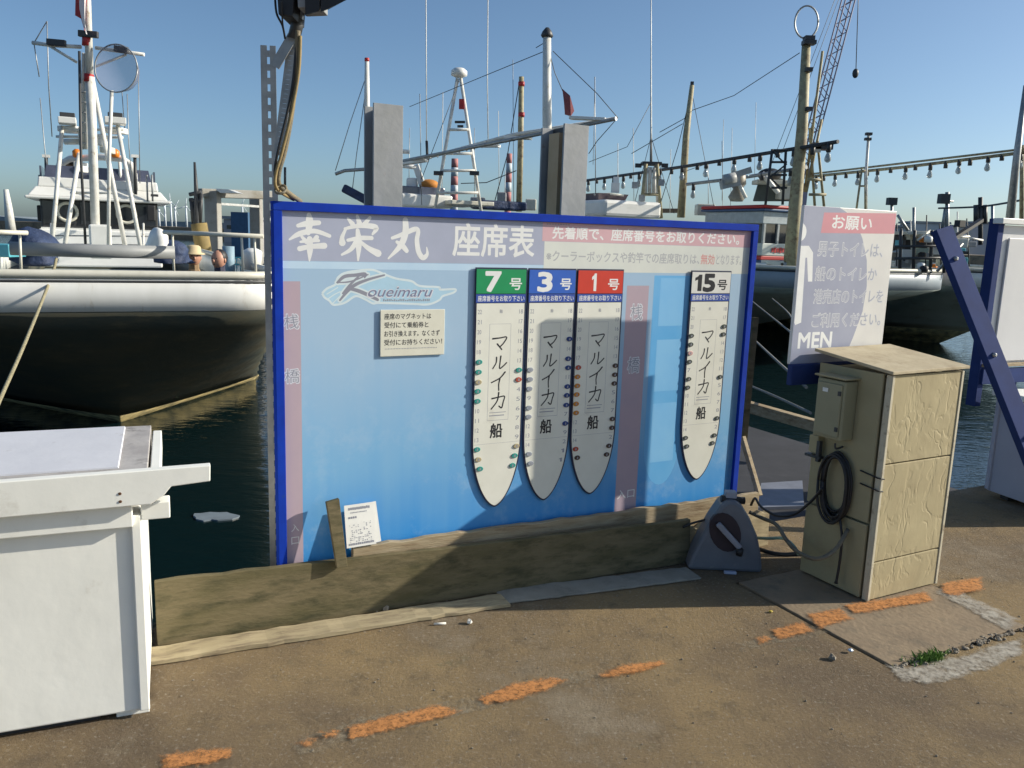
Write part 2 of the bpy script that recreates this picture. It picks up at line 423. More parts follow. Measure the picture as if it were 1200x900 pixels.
# water, far sea wall, far land
def water_mat():
    m = bpy.data.materials.new('harbour_water'); m.use_nodes = True; n = m.node_tree; L = n.links.new
    b = n.nodes['Principled BSDF']; b.inputs['Base Color'].default_value = (.003, .012, .014, 1); b.inputs['Roughness'].default_value = .05
    b.inputs['IOR'].default_value = 1.33
    tc = n.nodes.new('ShaderNodeTexCoord'); mp = n.nodes.new('ShaderNodeMapping'); L(tc.outputs['Object'], mp.inputs[0]); mp.inputs['Scale'].default_value = (1, 2.2, 1); mp.inputs['Rotation'].default_value = (0, 0, .4)
    a = n.nodes.new('ShaderNodeTexNoise'); a.inputs['Scale'].default_value = 1.7; a.inputs['Detail'].default_value = 5; L(mp.outputs[0], a.inputs[0])
    c = n.nodes.new('ShaderNodeTexNoise'); c.inputs['Scale'].default_value = 7; c.inputs['Detail'].default_value = 3; L(mp.outputs[0], c.inputs[0])
    ad = n.nodes.new('ShaderNodeMath'); ad.operation = 'MULTIPLY_ADD'; L(c.outputs[0], ad.inputs[0]); ad.inputs[1].default_value = .25; L(a.outputs[0], ad.inputs[2])
    bp = n.nodes.new('ShaderNodeBump'); bp.inputs['Distance'].default_value = .022; bp.inputs['Strength'].default_value = .7
    L(ad.outputs[0], bp.inputs['Height']); L(bp.outputs[0], b.inputs['Normal']); return m
tag(MB().add([(-6000, -200, WZ), (6000, -200, WZ), (6000, 8000, WZ), (-6000, 8000, WZ)], [(0, 1, 2, 3)]).build('water', water_mat()), kind='structure')
BREAK = mat('breakwater_stone', (.30, .23, .15), .95, (.20, .155, .11), .2, dirt=(.10, .09, .07), dscale=.6, dlo=.5, dhi=.7)
def far_strip(name, px, Y, yt, dep, m):
    """a long low wall or bank seen side on; yt = pixel heights of its top along px"""
    mb = MB(); pts = [P(x, y, Y) for x, y in zip(px, yt)]
    a = [Vector((p.x, Y, WZ-.5)) for p in pts]; n = len(pts)
    vs = a+pts+[p+Vector((0, dep, 0)) for p in pts]+[p+Vector((0, dep, 0)) for p in a]
    fs = []
    for i in range(n-1):
        for k in range(3): fs.append((k*n+i, k*n+i+1, (k+1)*n+i+1, (k+1)*n+i))
    return tag(mb.add(vs, fs).build(name, m), kind='structure')
xs = list(range(-250, 1500, 25))
far_strip('breakwater', xs, 170, [265.5-(x < 330)*1.5+.0337*x-5+rnd.uniform(-.5, .5) for x in xs], 12, BREAK)
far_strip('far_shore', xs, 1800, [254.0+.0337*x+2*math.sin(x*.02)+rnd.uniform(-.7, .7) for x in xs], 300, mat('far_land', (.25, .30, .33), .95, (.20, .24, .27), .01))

# landing stage and its timber kerb behind the board, beyond the quay edge
st = MB()
def ql(a, c, z): return BO+DIR*a+NB*c+Vector((0, 0, z))
st.hexa([ql(2.4, .2, -.40), ql(5.1, .2, -.40), ql(5.1, 3.3, -.40), ql(2.4, 3.3, -.40)], [ql(2.4, .2, -.15), ql(5.1, .2, -.15), ql(5.1, 3.3, -.15), ql(2.4, 3.3, -.15)])
tag(st.build('landing_stage', mat('dark_deck', (.035, .037, .045), .9, (.022, .024, .03), 3, dirt=(.06, .06, .07), dscale=2, dlo=.55, dhi=.75)), kind='structure')
tb = MB().span(P(868, 474, 7.0), P(960, 500, 6.6), .09, .09)
pq = [G(x, y, -.149) for x, y in ((884, 598), (942, 596), (940, 566), (892, 569))]
single(MB().hexa(pq, [p+Vector((0, 0, .02)) for p in pq]), 'pale_sheet', mat('blue_grey_sheet', (.20, .22, .27), .7), 'blue-grey board lying in shade behind the grey weight beside the cabinet', 'board', pq[0])
single(tb, 'timber_beam', WOODL, 'sunlit pale timber beam lying beyond the right end of the big board', 'timber', P(868, 474, 7.0), bevel=.006)

# ================================================================== THE SEATING BOARD
board = local_thing('notice_board', 'large blue framed harbour seating notice board standing at the quay edge', 'notice board', BO, BRZ)
iD = Matrix.Rotation(-BRZ, 3, 'Z')
def buv(x, y):
    d = ray(x, y); t = (BO-CAM).dot(NB)/d.dot(NB); p = CAM+d*t-BO
    return (p.dot(DIR), p.z)
BW, BT, BB = 2.455, 1.706, .09
def blue_field():
    m = bpy.data.materials.new('board_print_blue'); m.use_nodes = True; n = m.node_tree; L = n.links.new
    b = n.nodes['Principled BSDF']; b.inputs['Roughness'].default_value = .6; b.inputs['Specular IOR Level'].default_value = .25
    tc = n.nodes.new('ShaderNodeTexCoord'); sp = n.nodes.new('ShaderNodeSeparateXYZ'); L(tc.outputs['Object'], sp.inputs[0])
    no = n.nodes.new('ShaderNodeTexNoise'); no.inputs['Scale'].default_value = 2.2; no.inputs['Detail'].default_value = 4; L(tc.outputs['Object'], no.inputs[0])
    mp = n.nodes.new('ShaderNodeMapping'); mp.inputs['Scale'].default_value = (9, 1, .5); L(tc.outputs['Object'], mp.inputs[0])
    n2 = n.nodes.new('ShaderNodeTexNoise'); n2.inputs['Scale'].default_value = 2; n2.inputs['Detail'].default_value = 5; L(mp.outputs[0], n2.inputs[0])
    r = n.nodes.new('ShaderNodeMapRange'); r.inputs[1].default_value = .25; r.inputs[2].default_value = 1.5; L(sp.outputs[2], r.inputs[0])
    ad = n.nodes.new('ShaderNodeMath'); ad.operation = 'MULTIPLY_ADD'; L(no.outputs[0], ad.inputs[0]); ad.inputs[1].default_value = .22; L(r.outputs[0], ad.inputs[2])
    a2 = n.nodes.new('ShaderNodeMath'); a2.operation = 'MULTIPLY_ADD'; L(n2.outputs[0], a2.inputs[0]); a2.inputs[1].default_value = .16; L(ad.outputs[0], a2.inputs[2])
    cr = n.nodes.new('ShaderNodeValToRGB'); e = cr.color_ramp.elements
    e[0].position = .12; e[0].color = (.008, .24, .66, 1); e[1].position = .95; e[1].color = (.35, .50, .66, 1)
    k = cr.color_ramp.elements.new(.5); k.color = (.19, .42, .67, 1)
    L(a2.outputs[0], cr.inputs[0])
    w3 = n.nodes.new('ShaderNodeTexNoise'); w3.inputs['Scale'].default_value = 3.5; w3.inputs['Detail'].default_value = 11; w3.inputs['Roughness'].default_value = .75; L(tc.outputs['Object'], w3.inputs[0])
    wr3 = n.nodes.new('ShaderNodeMapRange'); wr3.inputs[1].default_value = .52; wr3.inputs[2].default_value = .78; wr3.inputs[4].default_value = .55; L(w3.outputs[0], wr3.inputs[0])
    wm3 = n.nodes.new('ShaderNodeMix'); wm3.data_type = 'RGBA'; L(wr3.outputs[0], wm3.inputs[0]); L(cr.outputs[0], wm3.inputs[6]); wm3.inputs[7].default_value = (.42, .56, .70, 1)
    L(wm3.outputs[2], b.inputs['Base Color']); return m
MB().box((BW/2, .02, (BT+BB)/2), (BW-.03, .03, BT-BB-.03)).build('panel', blue_field(), board)
fr = .034
for a in ((BW/2, BT-fr/2, BW, fr), (BW/2, BB+fr/2, BW, fr)):
    MB().box((a[0], .012, a[1]), (a[2], .05, a[3])).build('frame_rail', BLUE, board, bevel=.002)
for x in (fr/2, BW-fr/2):
    MB().box((x, .012, (BT+BB)/2), (fr, .05, BT-BB-2*fr-.002)).build('frame_stile', BLUE, board, bevel=.002)
for x in (.07, BW-.07):
    MB().box((x, .062, .45), (.04, .04, .9)).build('rear_leg', GALV, board)
def quad_px(name, pts, m, y, parent=board):
    p = [buv(*q) for q in pts]
    return MB().add([(a, y, c) for a, c in p], [(3, 2, 1, 0)]).build(name, m, parent, recalc=False)
def quad_uv(name, u0_, u1_, v0_, v1_, m, y, parent=board):
    return MB().add([(u0_, y, v0_), (u1_, y, v0_), (u1_, y, v1_), (u0_, y, v1_)], [(0, 1, 2, 3)]).build(name, m, parent, recalc=False)
SH = dict(scale=5)
LILAC = mat('faded_lilac_print', (.40, .43, .55), .35, (.36, .39, .50), 5)
PINKP = mat('faded_pink_print', (.66, .42, .45), .35, (.60, .38, .42), 5)
PALEP = mat('pale_print', (.70, .72, .66), .35, (.64, .66, .62), 5)
LBLUE = mat('pale_blue_print', (.52, .68, .82), .35, (.46, .63, .80), 5)
COLP = mat('column_pink_print', (.46, .36, .41), .6, (.42, .34, .40), 5, spec=.2)
COLC = flat('column_letter_grey', (.26, .27, .33), .6)
TXW = flat('white_lettering', (.80, .81, .80), .4)
TXG = flat('grey_lettering', (.30, .31, .36), .4)
TXK = flat('black_lettering', (.02, .02, .025), .4)
TXR = flat('red_lettering', (.55, .12, .12), .4)
OUTW = flat('outline_lettering', (.66, .68, .74), .4)
T1 = BT-fr
quad_uv('header_strip', fr, BW-fr, 1.482, T1, LILAC, .0042)
quad_uv('header_line', fr, BW-fr, 1.452, 1.480, LBLUE, .0040)
uP = buv(636, 283)[0]
vP = 1.588
quad_uv('pink_strip', uP, BW-fr, vP, T1, PINKP, .0030)
quad_uv('pale_strip', uP+.012, BW-fr, 1.452, vP-.001, PALEP, .0028)
# brush name, drawn stroke by stroke
K3 = .00093
def z3(x, y): return buv(310+x/4, 230+y/4)
brush = MB(); yy = .0030
BR = [[(210,88,20),(212,120,32),(206,172,20)], [(158,138,16),(200,128,24),(256,124,20)], [(118,203,8),(165,176,22),(235,163,20),(306,186,16)],
      [(176,190,12),(198,214,20)], [(246,192,20),(222,214,10)], [(166,246,22),(215,236,20),(282,232,26)], [(170,214,10),(215,208,16),(254,208,14)], [(213,200,24),(214,250,26),(212,302,7)],
      [(392,104,10),(414,130,22)], [(436,92,12),(446,126,24)], [(496,100,14),(466,136,22)], [(384,150,12),(366,190,18),(366,218,30)], [(378,152,12),(450,138,20),(524,146,24),(508,178,10)],
      [(392,206,14),(450,196,20),(504,196,18)], [(438,160,18),(443,220,28),(440,300,9)], [(432,214,24),(405,250,18),(364,274,10)], [(452,214,14),(490,245,22),(534,268,32)],
      [(662,112,26),(662,170,30),(640,230,26),(582,292,8)], [(600,196,14),(650,178,20),(706,154,22),(722,165,20),(716,205,22),(724,260,24),(744,288,24),(764,272,16),(762,240,6)], [(622,214,14),(648,232,24),(668,256,20)]]
for st_ in BR:
    yy -= .00012
    stroke(brush, [(*z3(a, c), w_*K3) for a, c, w_ in st_], yy)
brush.build('brush_lettering', TXW, board, recalc=False)
def T(body, px, m, y, bold=0, name='lettering', parent=board, shear=0, gap=1.0):
    """px: (x0,y0,x1,y1) corners in the photograph, taken on the board's plane"""
    a = buv(px[0], px[3]); c = buv(px[2], px[1])
    v0 = a[1]; v1 = c[1]
    return text_mb(body, (a[0], c[0], v0, v1), y, bold, shear, gap=gap).build(name, m, parent, recalc=False)
a = buv(531, 303); c = buv(627, 270)
text_mb('座席表', (a[0], c[0], a[1]+.012, a[1]+.150), .0020, .03).build('lettering', TXW, board, recalc=False)
a = buv(648, 280)[0]; c = buv(868, 268)[0]
text_mb('先着順で、座席番号をお取りください。', (a, c, 1.600, 1.655), .0020, .035).build('lettering', TXW, board, recalc=False)
a = buv(641, 300)[0]; c = buv(822, 300)[0]; d_ = buv(835, 300)[0]; e_ = buv(870, 300)[0]
TXG2 = flat('faded_grey_lettering', (.44, .45, .47), .4)
text_mb('※クーラーボックスや釣竿での座席取りは、', (a, c-.008, 1.498, 1.548), .0020, .02).build('lettering', TXG2, board, recalc=False)
text_mb('無効', (c+.002, d_+.018, 1.498, 1.548), .0020, .02).build('lettering', flat('faded_red_lettering', (.65, .30, .28), .4), board, recalc=False)
text_mb('となります。', (d_+.03, e_, 1.498, 1.548), .0020, .02).build('lettering', TXG2, board, recalc=False)
tick = MB()
for i in range(9):
    u = uP+.02+i*.014; tick.add([(u, .0018, 1.662), (u+.009, .0018, 1.662), (u+.009, .0018, 1.666), (u, .0018, 1.666)], [(0, 1, 2, 3)])
tick.build('small_print', TXG, board, recalc=False)
# side columns
ucl = (buv(333, 400)[0]-.006, buv(353, 400)[0]); quad_uv('column_print', ucl[0], ucl[1], BB+fr, 1.402, COLP, .0040)
ucr = (buv(729, 450)[0], buv(758, 400)[0]-.003); quad_uv('column_print', ucr[0], ucr[1], BB+fr, 1.39, COLP, .0040)
def outlined(body, rect, y, fill, g=.055, out=None, name='outlined_lettering', parent=board, base=0.0):
    o = text_mb(body, rect, y, g)
    o.build(name, out or OUTW, parent, recalc=False)
    gx = (rect[1]-rect[0])*g*.45/max(1, len(body)); gy = (rect[3]-rect[2])*g*.5
    text_mb(body, (rect[0]+gx, rect[1]-gx, rect[2]+gy, rect[3]-gy), y-.0005, base).build(name, fill, parent, recalc=False)
um = (ucl[0]+ucl[1])/2
for ch, yp in (('桟', 377), ('橋', 441)):
    v = buv(343, yp)[1]; outlined(ch, (um-.030, um+.030, v-.030, v+.030), .0030, COLC)
um2 = (ucr[0]+ucr[1])/2
for ch, yp in (('桟', 366), ('橋', 428)):
    v = buv(743, yp)[1]; outlined(ch, (um2-.036, um2+.036, v-.04, v+.04), .0030, COLC)
for ch, yp in (('入', 619), ('口', 634)):
    v = buv(346, yp)[1]; text_mb(ch, (um-.012, um+.020, v-.016, v+.016), .0022, .0).build('lettering', TXW, board, recalc=False)
v = buv(736, 579)[1]; u = buv(724, 579)[0]
text_mb('入口', (u, u+.105, v-.022, v+.024), .0022, .01).build('lettering', TXW, board, recalc=False)
# blue column between the right hand panels, glare painted on it as lighter rectangles
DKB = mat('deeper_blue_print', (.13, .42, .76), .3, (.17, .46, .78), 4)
LTB = mat('painted_glare_blue', (.25, .54, .83), .3, (.21, .50, .82), 4)
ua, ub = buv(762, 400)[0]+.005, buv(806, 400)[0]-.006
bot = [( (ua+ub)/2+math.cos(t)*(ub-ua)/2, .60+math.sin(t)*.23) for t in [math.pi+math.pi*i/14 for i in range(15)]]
MB().add([(x, .0040, z) for x, z in [(ub, 1.44)]+[(ua, 1.44)]+bot], [list(range(17))[::1]]).build('print_and_glare', DKB, board)
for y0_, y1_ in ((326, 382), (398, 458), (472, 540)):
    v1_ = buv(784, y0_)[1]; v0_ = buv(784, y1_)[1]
    quad_uv('print_and_glare', ua+.04, ub-.035, v0_, v1_, LTB, .0030)
# logo: swash and italic name
z8 = lambda x, y: buv(375+x/7.06, 310+y/7.06)
K8 = .00053
swash = [z8(*p) for p in ((20,240),(60,200),(130,165),(150,110),(210,70),(330,50),(440,45),(545,85),(640,118),(760,138),(830,178),(985,188),(1000,208),(1120,205),(1110,232),(1020,262),(990,295),(900,330),(760,326),(500,318),(440,322),(380,290),(300,262),(220,310),(170,328),(110,332),(80,300),(40,272))]
MB().prism(swash, .0040, .0046).build('logo_backing', flat('logo_pale_cyan', (.42, .63, .78), .35), board)
lw = MB(); yy = .0034
loop = swash+[swash[0]]
yy = .0034
stroke(lw, [(a, c, .009) for a, c in loop], yy, round_=False)
KS = [[(150,148,20),(205,100,26),(300,88,26),(375,82,30),(372,110,10)], [(535,88,14),(400,125,20),(300,165,26),(235,215,26),(168,296,14)], [(240,200,20),(310,215,28),(400,252,28),(480,292,22)], [(140,150,8),(260,140,12),(400,84,10)],
      [(330,92,14),(250,170,18),(190,240,12)]]
for s_ in KS:
    yy -= .0001; stroke(lw, [(*z8(a, c), w_*K8) for a, c, w_ in s_], yy, grow=.007)
for s_ in ([(60,245,8),(110,215,8),(150,190,8)], [(70,285,8),(120,250,8),(170,225,8)], [(110,320,8),(150,280,8),(180,250,8)]):
    yy -= .0001; stroke(lw, [(*z8(a, c), w_*K8) for a, c, w_ in s_], yy)
lw.build('logo_outline', flat('logo_white', (.66, .76, .80), .35), board, recalc=False)
lk = MB(); yy = .0020
for s_ in KS:
    yy -= .0001; stroke(lk, [(*z8(a, c), w_*K8) for a, c, w_ in s_], yy)
lk.build('logo_lettering', flat('logo_grey', (.27, .28, .34), .35), board, recalc=False)
a = z8(400, 268); c = z8(935, 190)
text_mb('oueimaru', (a[0]-.004, c[0]+.004, a[1]-.004, c[1]+.004), .0012, .03, .35).build('logo_outline', OUTW, board, recalc=False)
text_mb('oueimaru', (a[0], c[0], a[1], c[1]), .0004, 0.005, .35).build('logo_lettering', flat('logo_grey2', (.20, .21, .32), .35), board, recalc=False)
tk = MB()
for i in range(26):
    a = z8(525+i*15, 296); h = rnd.choice((.006, .009, .010)); tk.add([(a[0], .0012, a[1]-.004), (a[0]+.005, .0012, a[1]-.004), (a[0]+.006, .0012, a[1]+h-.004), (a[0]+.001, .0012, a[1]+h-.004)], [(0, 1, 2, 3)])
tk.build('small_print', TXG, board, recalc=False)

# ------------------------------------------------------------------ small notice under the logo
a = buv(445, 418); c = buv(522, 362)
nb = local_thing('notice_plate', 'small cream plate with four lines of black writing under the logo on the blue board', 'notice', ql(a[0], 0, a[1]), BRZ)
w_, h_ = c[0]-a[0]-.004, buv(445, 363)[1]-a[1]
MB().box((w_/2, -.008, h_/2), (w_, .014, h_)).build('plate', flat('cream_plate', (.72, .71, .60), .4), nb, bevel=.002)
lines = ['座席のマグネットは', '受付にて乗船券と', 'お引き換えます。なくさず', '受付にお持ちください！']
for i, (t_, wd) in enumerate(zip(lines, (.72, .68, .86, .90))):
    zc = h_*(.86-.185*i); text_mb(t_, (w_*.06, w_*.06+w_*wd, zc-h_*.065, zc+h_*.06), -.0158, .015).build('lettering', TXK, nb, recalc=False)
tk = MB()
for i in range(34):
    x = w_*.07+i*w_*.024; tk.add([(x, -.0158, h_*.155), (x+w_*.014, -.0158, h_*.155), (x+w_*.014, -.0158, h_*(.17+.01*rnd.random())), (x, -.0158, h_*.17)], [(0, 1, 2, 3)])
tk.build('small_print', TXG, nb, recalc=False)

# ------------------------------------------------------------------ four hull shaped seating panels with magnets
PANELM = mat('seat_panel_cream', (.76, .76, .68), .4, (.70, .70, .62), 6, dirt=(.55, .53, .45), dscale=7, dlo=.6, dhi=.8)
NAVYE = flat('panel_edge_navy', (.012, .018, .06), .5)
HB = flat('panel_strip_blue', (.03, .08, .38), .4)
MC = {'T': ('teal', (.02, .28, .24)), 'B': ('beige', (.42, .36, .22)), 'R': ('red', (.42, .07, .04)), 'W': ('grey white', (.30, .33, .38)), 'D': ('dark blue', (.02, .05, .20)),
      'O': ('orange', (.55, .22, .03)), 'K': ('dark brown', (.08, .05, .035)), 'G': ('dark green', (.045, .06, .05)), 'P': ('pink', (.60, .36, .34))}
magmesh = {}
def magnet_mesh(k):
    if k not in magmesh:
        mb = MB().lathe((0, 0, 0), [(.0125, 0), (.0130, .001), (.0130, .0035), (.0115, .0045)], 14, Vector((0, -1, 0)))
        for i_ in range(len(mb.v)): v_ = mb.v[i_]; mb.v[i_] = Vector((v_.x*1.22, v_.y, v_.z*.86))
        o = mb.build('seat_magnet', flat('magnet_'+MC[k][0].replace(' ', '_'), MC[k][1], .75)); magmesh[k] = o.data; bpy.data.objects.remove(o)
        dt = MB().add([(-.004, -.0048, -.006), (.004, -.0048, -.005), (.003, -.0048, .006), (-.002, -.0048, .005)], [(0, 1, 2, 3)]).build('number', TXG, recalc=False)
        magmesh[k+'n'] = dt.data; bpy.data.objects.remove(dt)
    return magmesh[k], magmesh[k+'n']
squash_list = []
def seat_panel(ul, w_, num, hcol, numcol, left, right, label, who):
    pt = local_thing('seating_chart', label, 'seating chart', ql(ul, 0, 1.467), BRZ, 'boat shaped seat panels hung on the blue board')
    vt = -.156; vs_ = -.765; vb = -1.095
    def hw_(v):
        if v > vs_: return w_/2
        t = (vs_-v)/(vs_-vb); return w_/2*max(0, 1-t*t)**.85
    def outline(g, top):
        pts = [(w_/2-(w_/2-g)*1.0, top), (g, vs_)]
        pts = []
        for i in range(25):
            v = vs_+(vb+g-vs_)*(1-math.cos(i/24*math.pi/2)) if False else vs_+(vb+g-vs_)*math.sin(i/24*math.pi/2)
            t = (vs_-v)/(vs_-(vb+g)); pts.append(((w_/2-g)*max(0, 1-t*t)**.62, v))
        r = [(w_/2+x, v) for x, v in pts]; l = [(w_/2-x, v) for x, v in pts[:-1]]
        return [(g, top)]+l+r[::-1]+[(w_-g, top)]
    MB().prism(outline(0, 0), -.016, -.001).build('backing', NAVYE, pt)
    MB().prism(outline(.008, vt), -.021, -.0162).build('seat_plan', PANELM, pt)
    MB().box((w_/2, -.0186, -.060), (w_-.008, .005, .106)).build('header', flat('header_'+numcol[0], hcol, .35), pt)
    MB().box((w_/2, -.0184, -.1345), (w_-.008, .005, .036)).build('instruction_strip', HB, pt)
    tm = TXK if numcol[0] == 'white' else TXW
    wide = len(num) == 2
    if wide:
        text_mb('1', (w_*.08, w_*.27, -.102, -.020), -.0215).build('lettering', tm, pt, recalc=False)
        text_mb('5', (w_*.31, w_*.58, -.102, -.020), -.0215, .07).build('lettering', tm, pt, recalc=False)
    else: text_mb(num, (w_*(.10 if wide else .30 if num == '1' else .20), w_*(.60 if wide else .41 if num == '1' else .48), -.102, -.020), -.0215, .06).build('lettering', tm, pt, recalc=False)
    text_mb('号', (w_*.66, w_*.90, -.096, -.046), -.0215, .03).build('lettering', tm, pt, recalc=False)
    text_mb('座席番号をお取り下さい', (w_*.05, w_*.96, -.147, -.122), -.0213, .02).build('lettering', TXW, pt, recalc=False)
    vz = lambda Y: -(Y-41)*.00134
    # hand written kana
    kana = {'マ': [[(0,.88),(.5,.92),(1,.96),(.8,.6),(.5,.36)], [(.34,.55),(.66,.2)]], 'ル': [[(.32,.9),(.28,.5),(.06,.08)], [(.62,.98),(.58,.5),(.56,.08),(.78,.2),(1.05,.48)]],
            'イ': [[(.92,1),(.55,.66),(0,.42)], [(.56,.62),(.5,.3),(.52,-.05)]], 'カ': [[(.05,.66),(.5,.72),(.92,.76),(.84,.4),(.74,.04),(.55,.16)], [(.52,1.02),(.44,.5),(.02,.0)]]}
    kb = MB(); y = -.0216
    for ch, ya, yb in (('マ', 268, 322), ('ル', 333, 378), ('イ', 388, 446), ('カ', 458, 512)):
        x0, x1 = w_*.36, w_*.64; z0, z1 = vz(yb), vz(ya); sc_ = rnd.uniform(.95, 1.05)
        for s_ in kana[ch]:
            y -= .00008
            stroke(kb, [(x0+(x1-x0)*a*sc_+rnd.uniform(-.001, .001), z0+(z1-z0)*c, .0075 if i == 0 else .006) for i, (a, c) in enumerate(s_)], y)
    kb.build('handwriting', TXK, pt, recalc=False)
    text_mb('船', (w_*.36, w_*.60, vz(612), vz(563)), -.0216, .035).build('lettering', TXK, pt, recalc=False)
    ln = MB(); x0, x1, z0, z1 = w_*.29, w_*.71, vz(552), vz(226)
    for a, b_, c_, d_ in ((x0, x0+.0015, z0, z1), (x1, x1+.0012, z0, z1), (x0, x1, z0, z0+.0015), (x0, x1, z1, z1+.001), (.012, w_-.012, vz(632), vz(632)+.001),
                          (x0+.01, x1-.012, vz(526), vz(526)+.003), (x0+.01, x1-.02, vz(537), vz(537)+.0045)):
        ln.add([(a, -.0212, c_), (b_, -.0212, c_), (b_, -.0212, d_), (a, -.0212, d_)], [(0, 1, 2, 3)])
    ln.build('ruled_line', TXG, pt, recalc=False)
    nm = MB()
    LN = ['22', '21', '20', '19', '18', '17', '16', '7', '8', '9', '10', '11', '12', '13', '14', '15', '16']; RN = ['18', '17', '16', '15', '14', '13', '12', '11', '4', '5', '6', '7', '8', '9', '2', '1', '1']
    for side, pat, NN in ((-1, left, LN), (1, right, RN)):
        for r_, k in enumerate(pat):
            v = vz(185+r_*33.1); h = max(hw_(v)-.024, .03); u = w_/2+side*h
            if k == 'n':
                nm = merge(nm, text_mb(NN[r_], (u-.0095, u+.0095, v-.0095, v+.0095), -.0216, .0))
            else:
                wp = pt.matrix_basis @ Vector((u+rnd.uniform(-.002, .002), -.0082, v+rnd.uniform(-.002, .002)))
                me, dm = magnet_mesh(k)
                o = bpy.data.objects.new('seat_magnet', me); link(o); o.location = wp; o.rotation_euler = (0, 0, BRZ)
                sd = 'left' if side < 0 else 'right'
                nth = sum(1 for q_ in pat[:r_] if q_ == k); tot = pat.count(k)
                ow = ['topmost', 'second', 'third', 'fourth', 'fifth', 'sixth', 'seventh', 'eighth'][nth] if tot > 1 else 'only'
                tag(o, f'{ow} {MC[k][0]} magnet down the {sd} column of {who}', 'magnet', f'{MC[k][0]} magnets in the {sd} column of {who}')
                d_ = bpy.data.objects.new('number', dm); link(d_); d_.parent = o
    nm = merge(nm, text_mb('舳', (w_*.48, w_*.48+.014, vz(190), vz(177)), -.0216, 0))
    tag(nm.build('seat_numbers', TXG, pt, recalc=False), kind='stuff')
    squash_list.append(pt)
seat_panel(.857, .252, '7', (.01, .28, .10), ('green',), 'nnnnnTTBTTnnnnTBT', 'nnnnnnTRnnnnnnBTT', 'hull shaped seat panel with green header reading 7, leftmost on the blue board', 'the green headed panel 7')
seat_panel(1.118, .250, '3', (.03, .12, .52), ('blue',), 'nnnnnnWWWnWWnnnWW', 'nnnDnDDnDDDnDnnnn', 'hull shaped seat panel with blue header reading 3, half in shadow', 'the blue headed panel 3')
seat_panel(1.375, .258, '1', (.60, .045, .025), ('red',), 'nnnnnnROOOOOnnnRK', 'nnnnnnKKKnnnKKnKK', 'hull shaped seat panel with red header reading 1 beside the pink column', 'the red headed panel 1')
seat_panel(2.042, .258, '15', (.74, .74, .70), ('white',), 'nnnGGPGnGGnnnnnGG', 'nnGGnnnnGnnnnGnGG', 'hull shaped seat panel with white header reading 15, alone near the right end', 'the white headed panel 15')

def squash(root, f_, y0=0.0, skip=()):
    for o in root.children_recursive:
        if o.type == 'MESH' and o.name.split('.')[0] not in skip:
            for v in o.data.vertices: v.co.y = y0+(v.co.y-y0)*f_
squash(board, .10, .005, ('panel', 'frame_rail', 'frame_stile', 'rear_leg'))
squash(nb, .35)
for p_ in squash_list: squash(p_, .38)

# ------------------------------------------------------------------ planks, beam, strips, stakes along the foot of the board
def plank(name, p0, p1, z0, z1, th, m, label, cat, lean=0, seg=10, amp=.004):
    seg *= 3; y_amp = amp*1.2 if z1[0] < .05 else 0
    p0, p1 = Vector(p0), Vector(p1); d = (p1-p0); L_ = d.length; rz = math.atan2(d.y, d.x)
    mb = MB(); prev = None
    for i in range(seg+1):
        x = L_*i/seg; j0 = rnd.uniform(-amp, amp); j1 = rnd.uniform(-amp, amp)
        zz0 = z0[0]+(z0[1]-z0[0])*i/seg; zz1 = z1[0]+(z1[1]-z1[0])*i/seg+j1
        ya = rnd.uniform(-y_amp, y_amp); yb = rnd.uniform(-y_amp, y_amp)
        ring = [Vector((x, ya, zz0)), Vector((x, th+yb, zz0)), Vector((x, th+lean+yb, zz1)), Vector((x, lean+ya, zz1))]
        k = len(mb.v); mb.v += ring
        if i:
            for q in range(4): mb.f.append([k-4+q, k-4+(q+1) % 4, k+(q+1) % 4, k+q]); mb.sm.append(False)
        if i in (0, seg): mb.f.append([k, k+1, k+2, k+3]); mb.sm.append(False)
    o = mb.build(name, m, None, bevel=.003); o.location = p0; o.rotation_euler = (0, 0, rz)
    return tag(o, label, cat)
pl0 = G(184, 757)+NB*-.015; pl1 = G(806, 659)+NB*-.015; 
plank('wide_plank', (pl0.x, pl0.y, 0), (pl1.x, pl1.y, 0), (0.004, .004), (.262, .225), .028, WOOD, 'wide mossy weathered plank on edge in front of the blue board', 'plank', .018)
b0 = ql(.30, -.046, 0); b1 = ql(2.575, -.060, 0)
plank('squared_timber', b0, b1, (.235, .06), (.290, .266), .030, WOODL, 'long pale squared timber running along the foot of the blue board', 'timber', 0, 14, .005)
# broken light end pieces under the timber
plank('broken_board', ql(1.98, -.16, 0), ql(2.58, -.15, 0), (.0, .0), (.17, .19), .03, PLY, 'broken pale board end between the wide plank and the grey weight', 'board', .01, 6, .014)
s0 = G(175, 782); s1 = G(598, 712)
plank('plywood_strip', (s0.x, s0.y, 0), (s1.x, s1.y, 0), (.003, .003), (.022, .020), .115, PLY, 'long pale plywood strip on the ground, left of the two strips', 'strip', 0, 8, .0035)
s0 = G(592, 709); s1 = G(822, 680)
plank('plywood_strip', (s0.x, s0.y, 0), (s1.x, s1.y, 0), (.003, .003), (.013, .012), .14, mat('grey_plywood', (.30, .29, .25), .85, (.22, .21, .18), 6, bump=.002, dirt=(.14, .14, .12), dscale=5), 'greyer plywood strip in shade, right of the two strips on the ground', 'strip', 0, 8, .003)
stk = MB(); p = ql(.215, -.105, 0)
stk.hexa([(0, 0, .235), (.045, 0, .235), (.045, .022, .235), (0, .022, .235)], [(-.030, .045, .505), (.024, .045, .515), (.024, .067, .515), (-.030, .067, .505)])
o = single(stk, 'wooden_stake', WOOD, 'short brown wooden stake standing at the lower left of the blue board', 'stake', (0, 0, 0), bevel=.002); o.location = p; o.rotation_euler = (0, 0, BRZ)
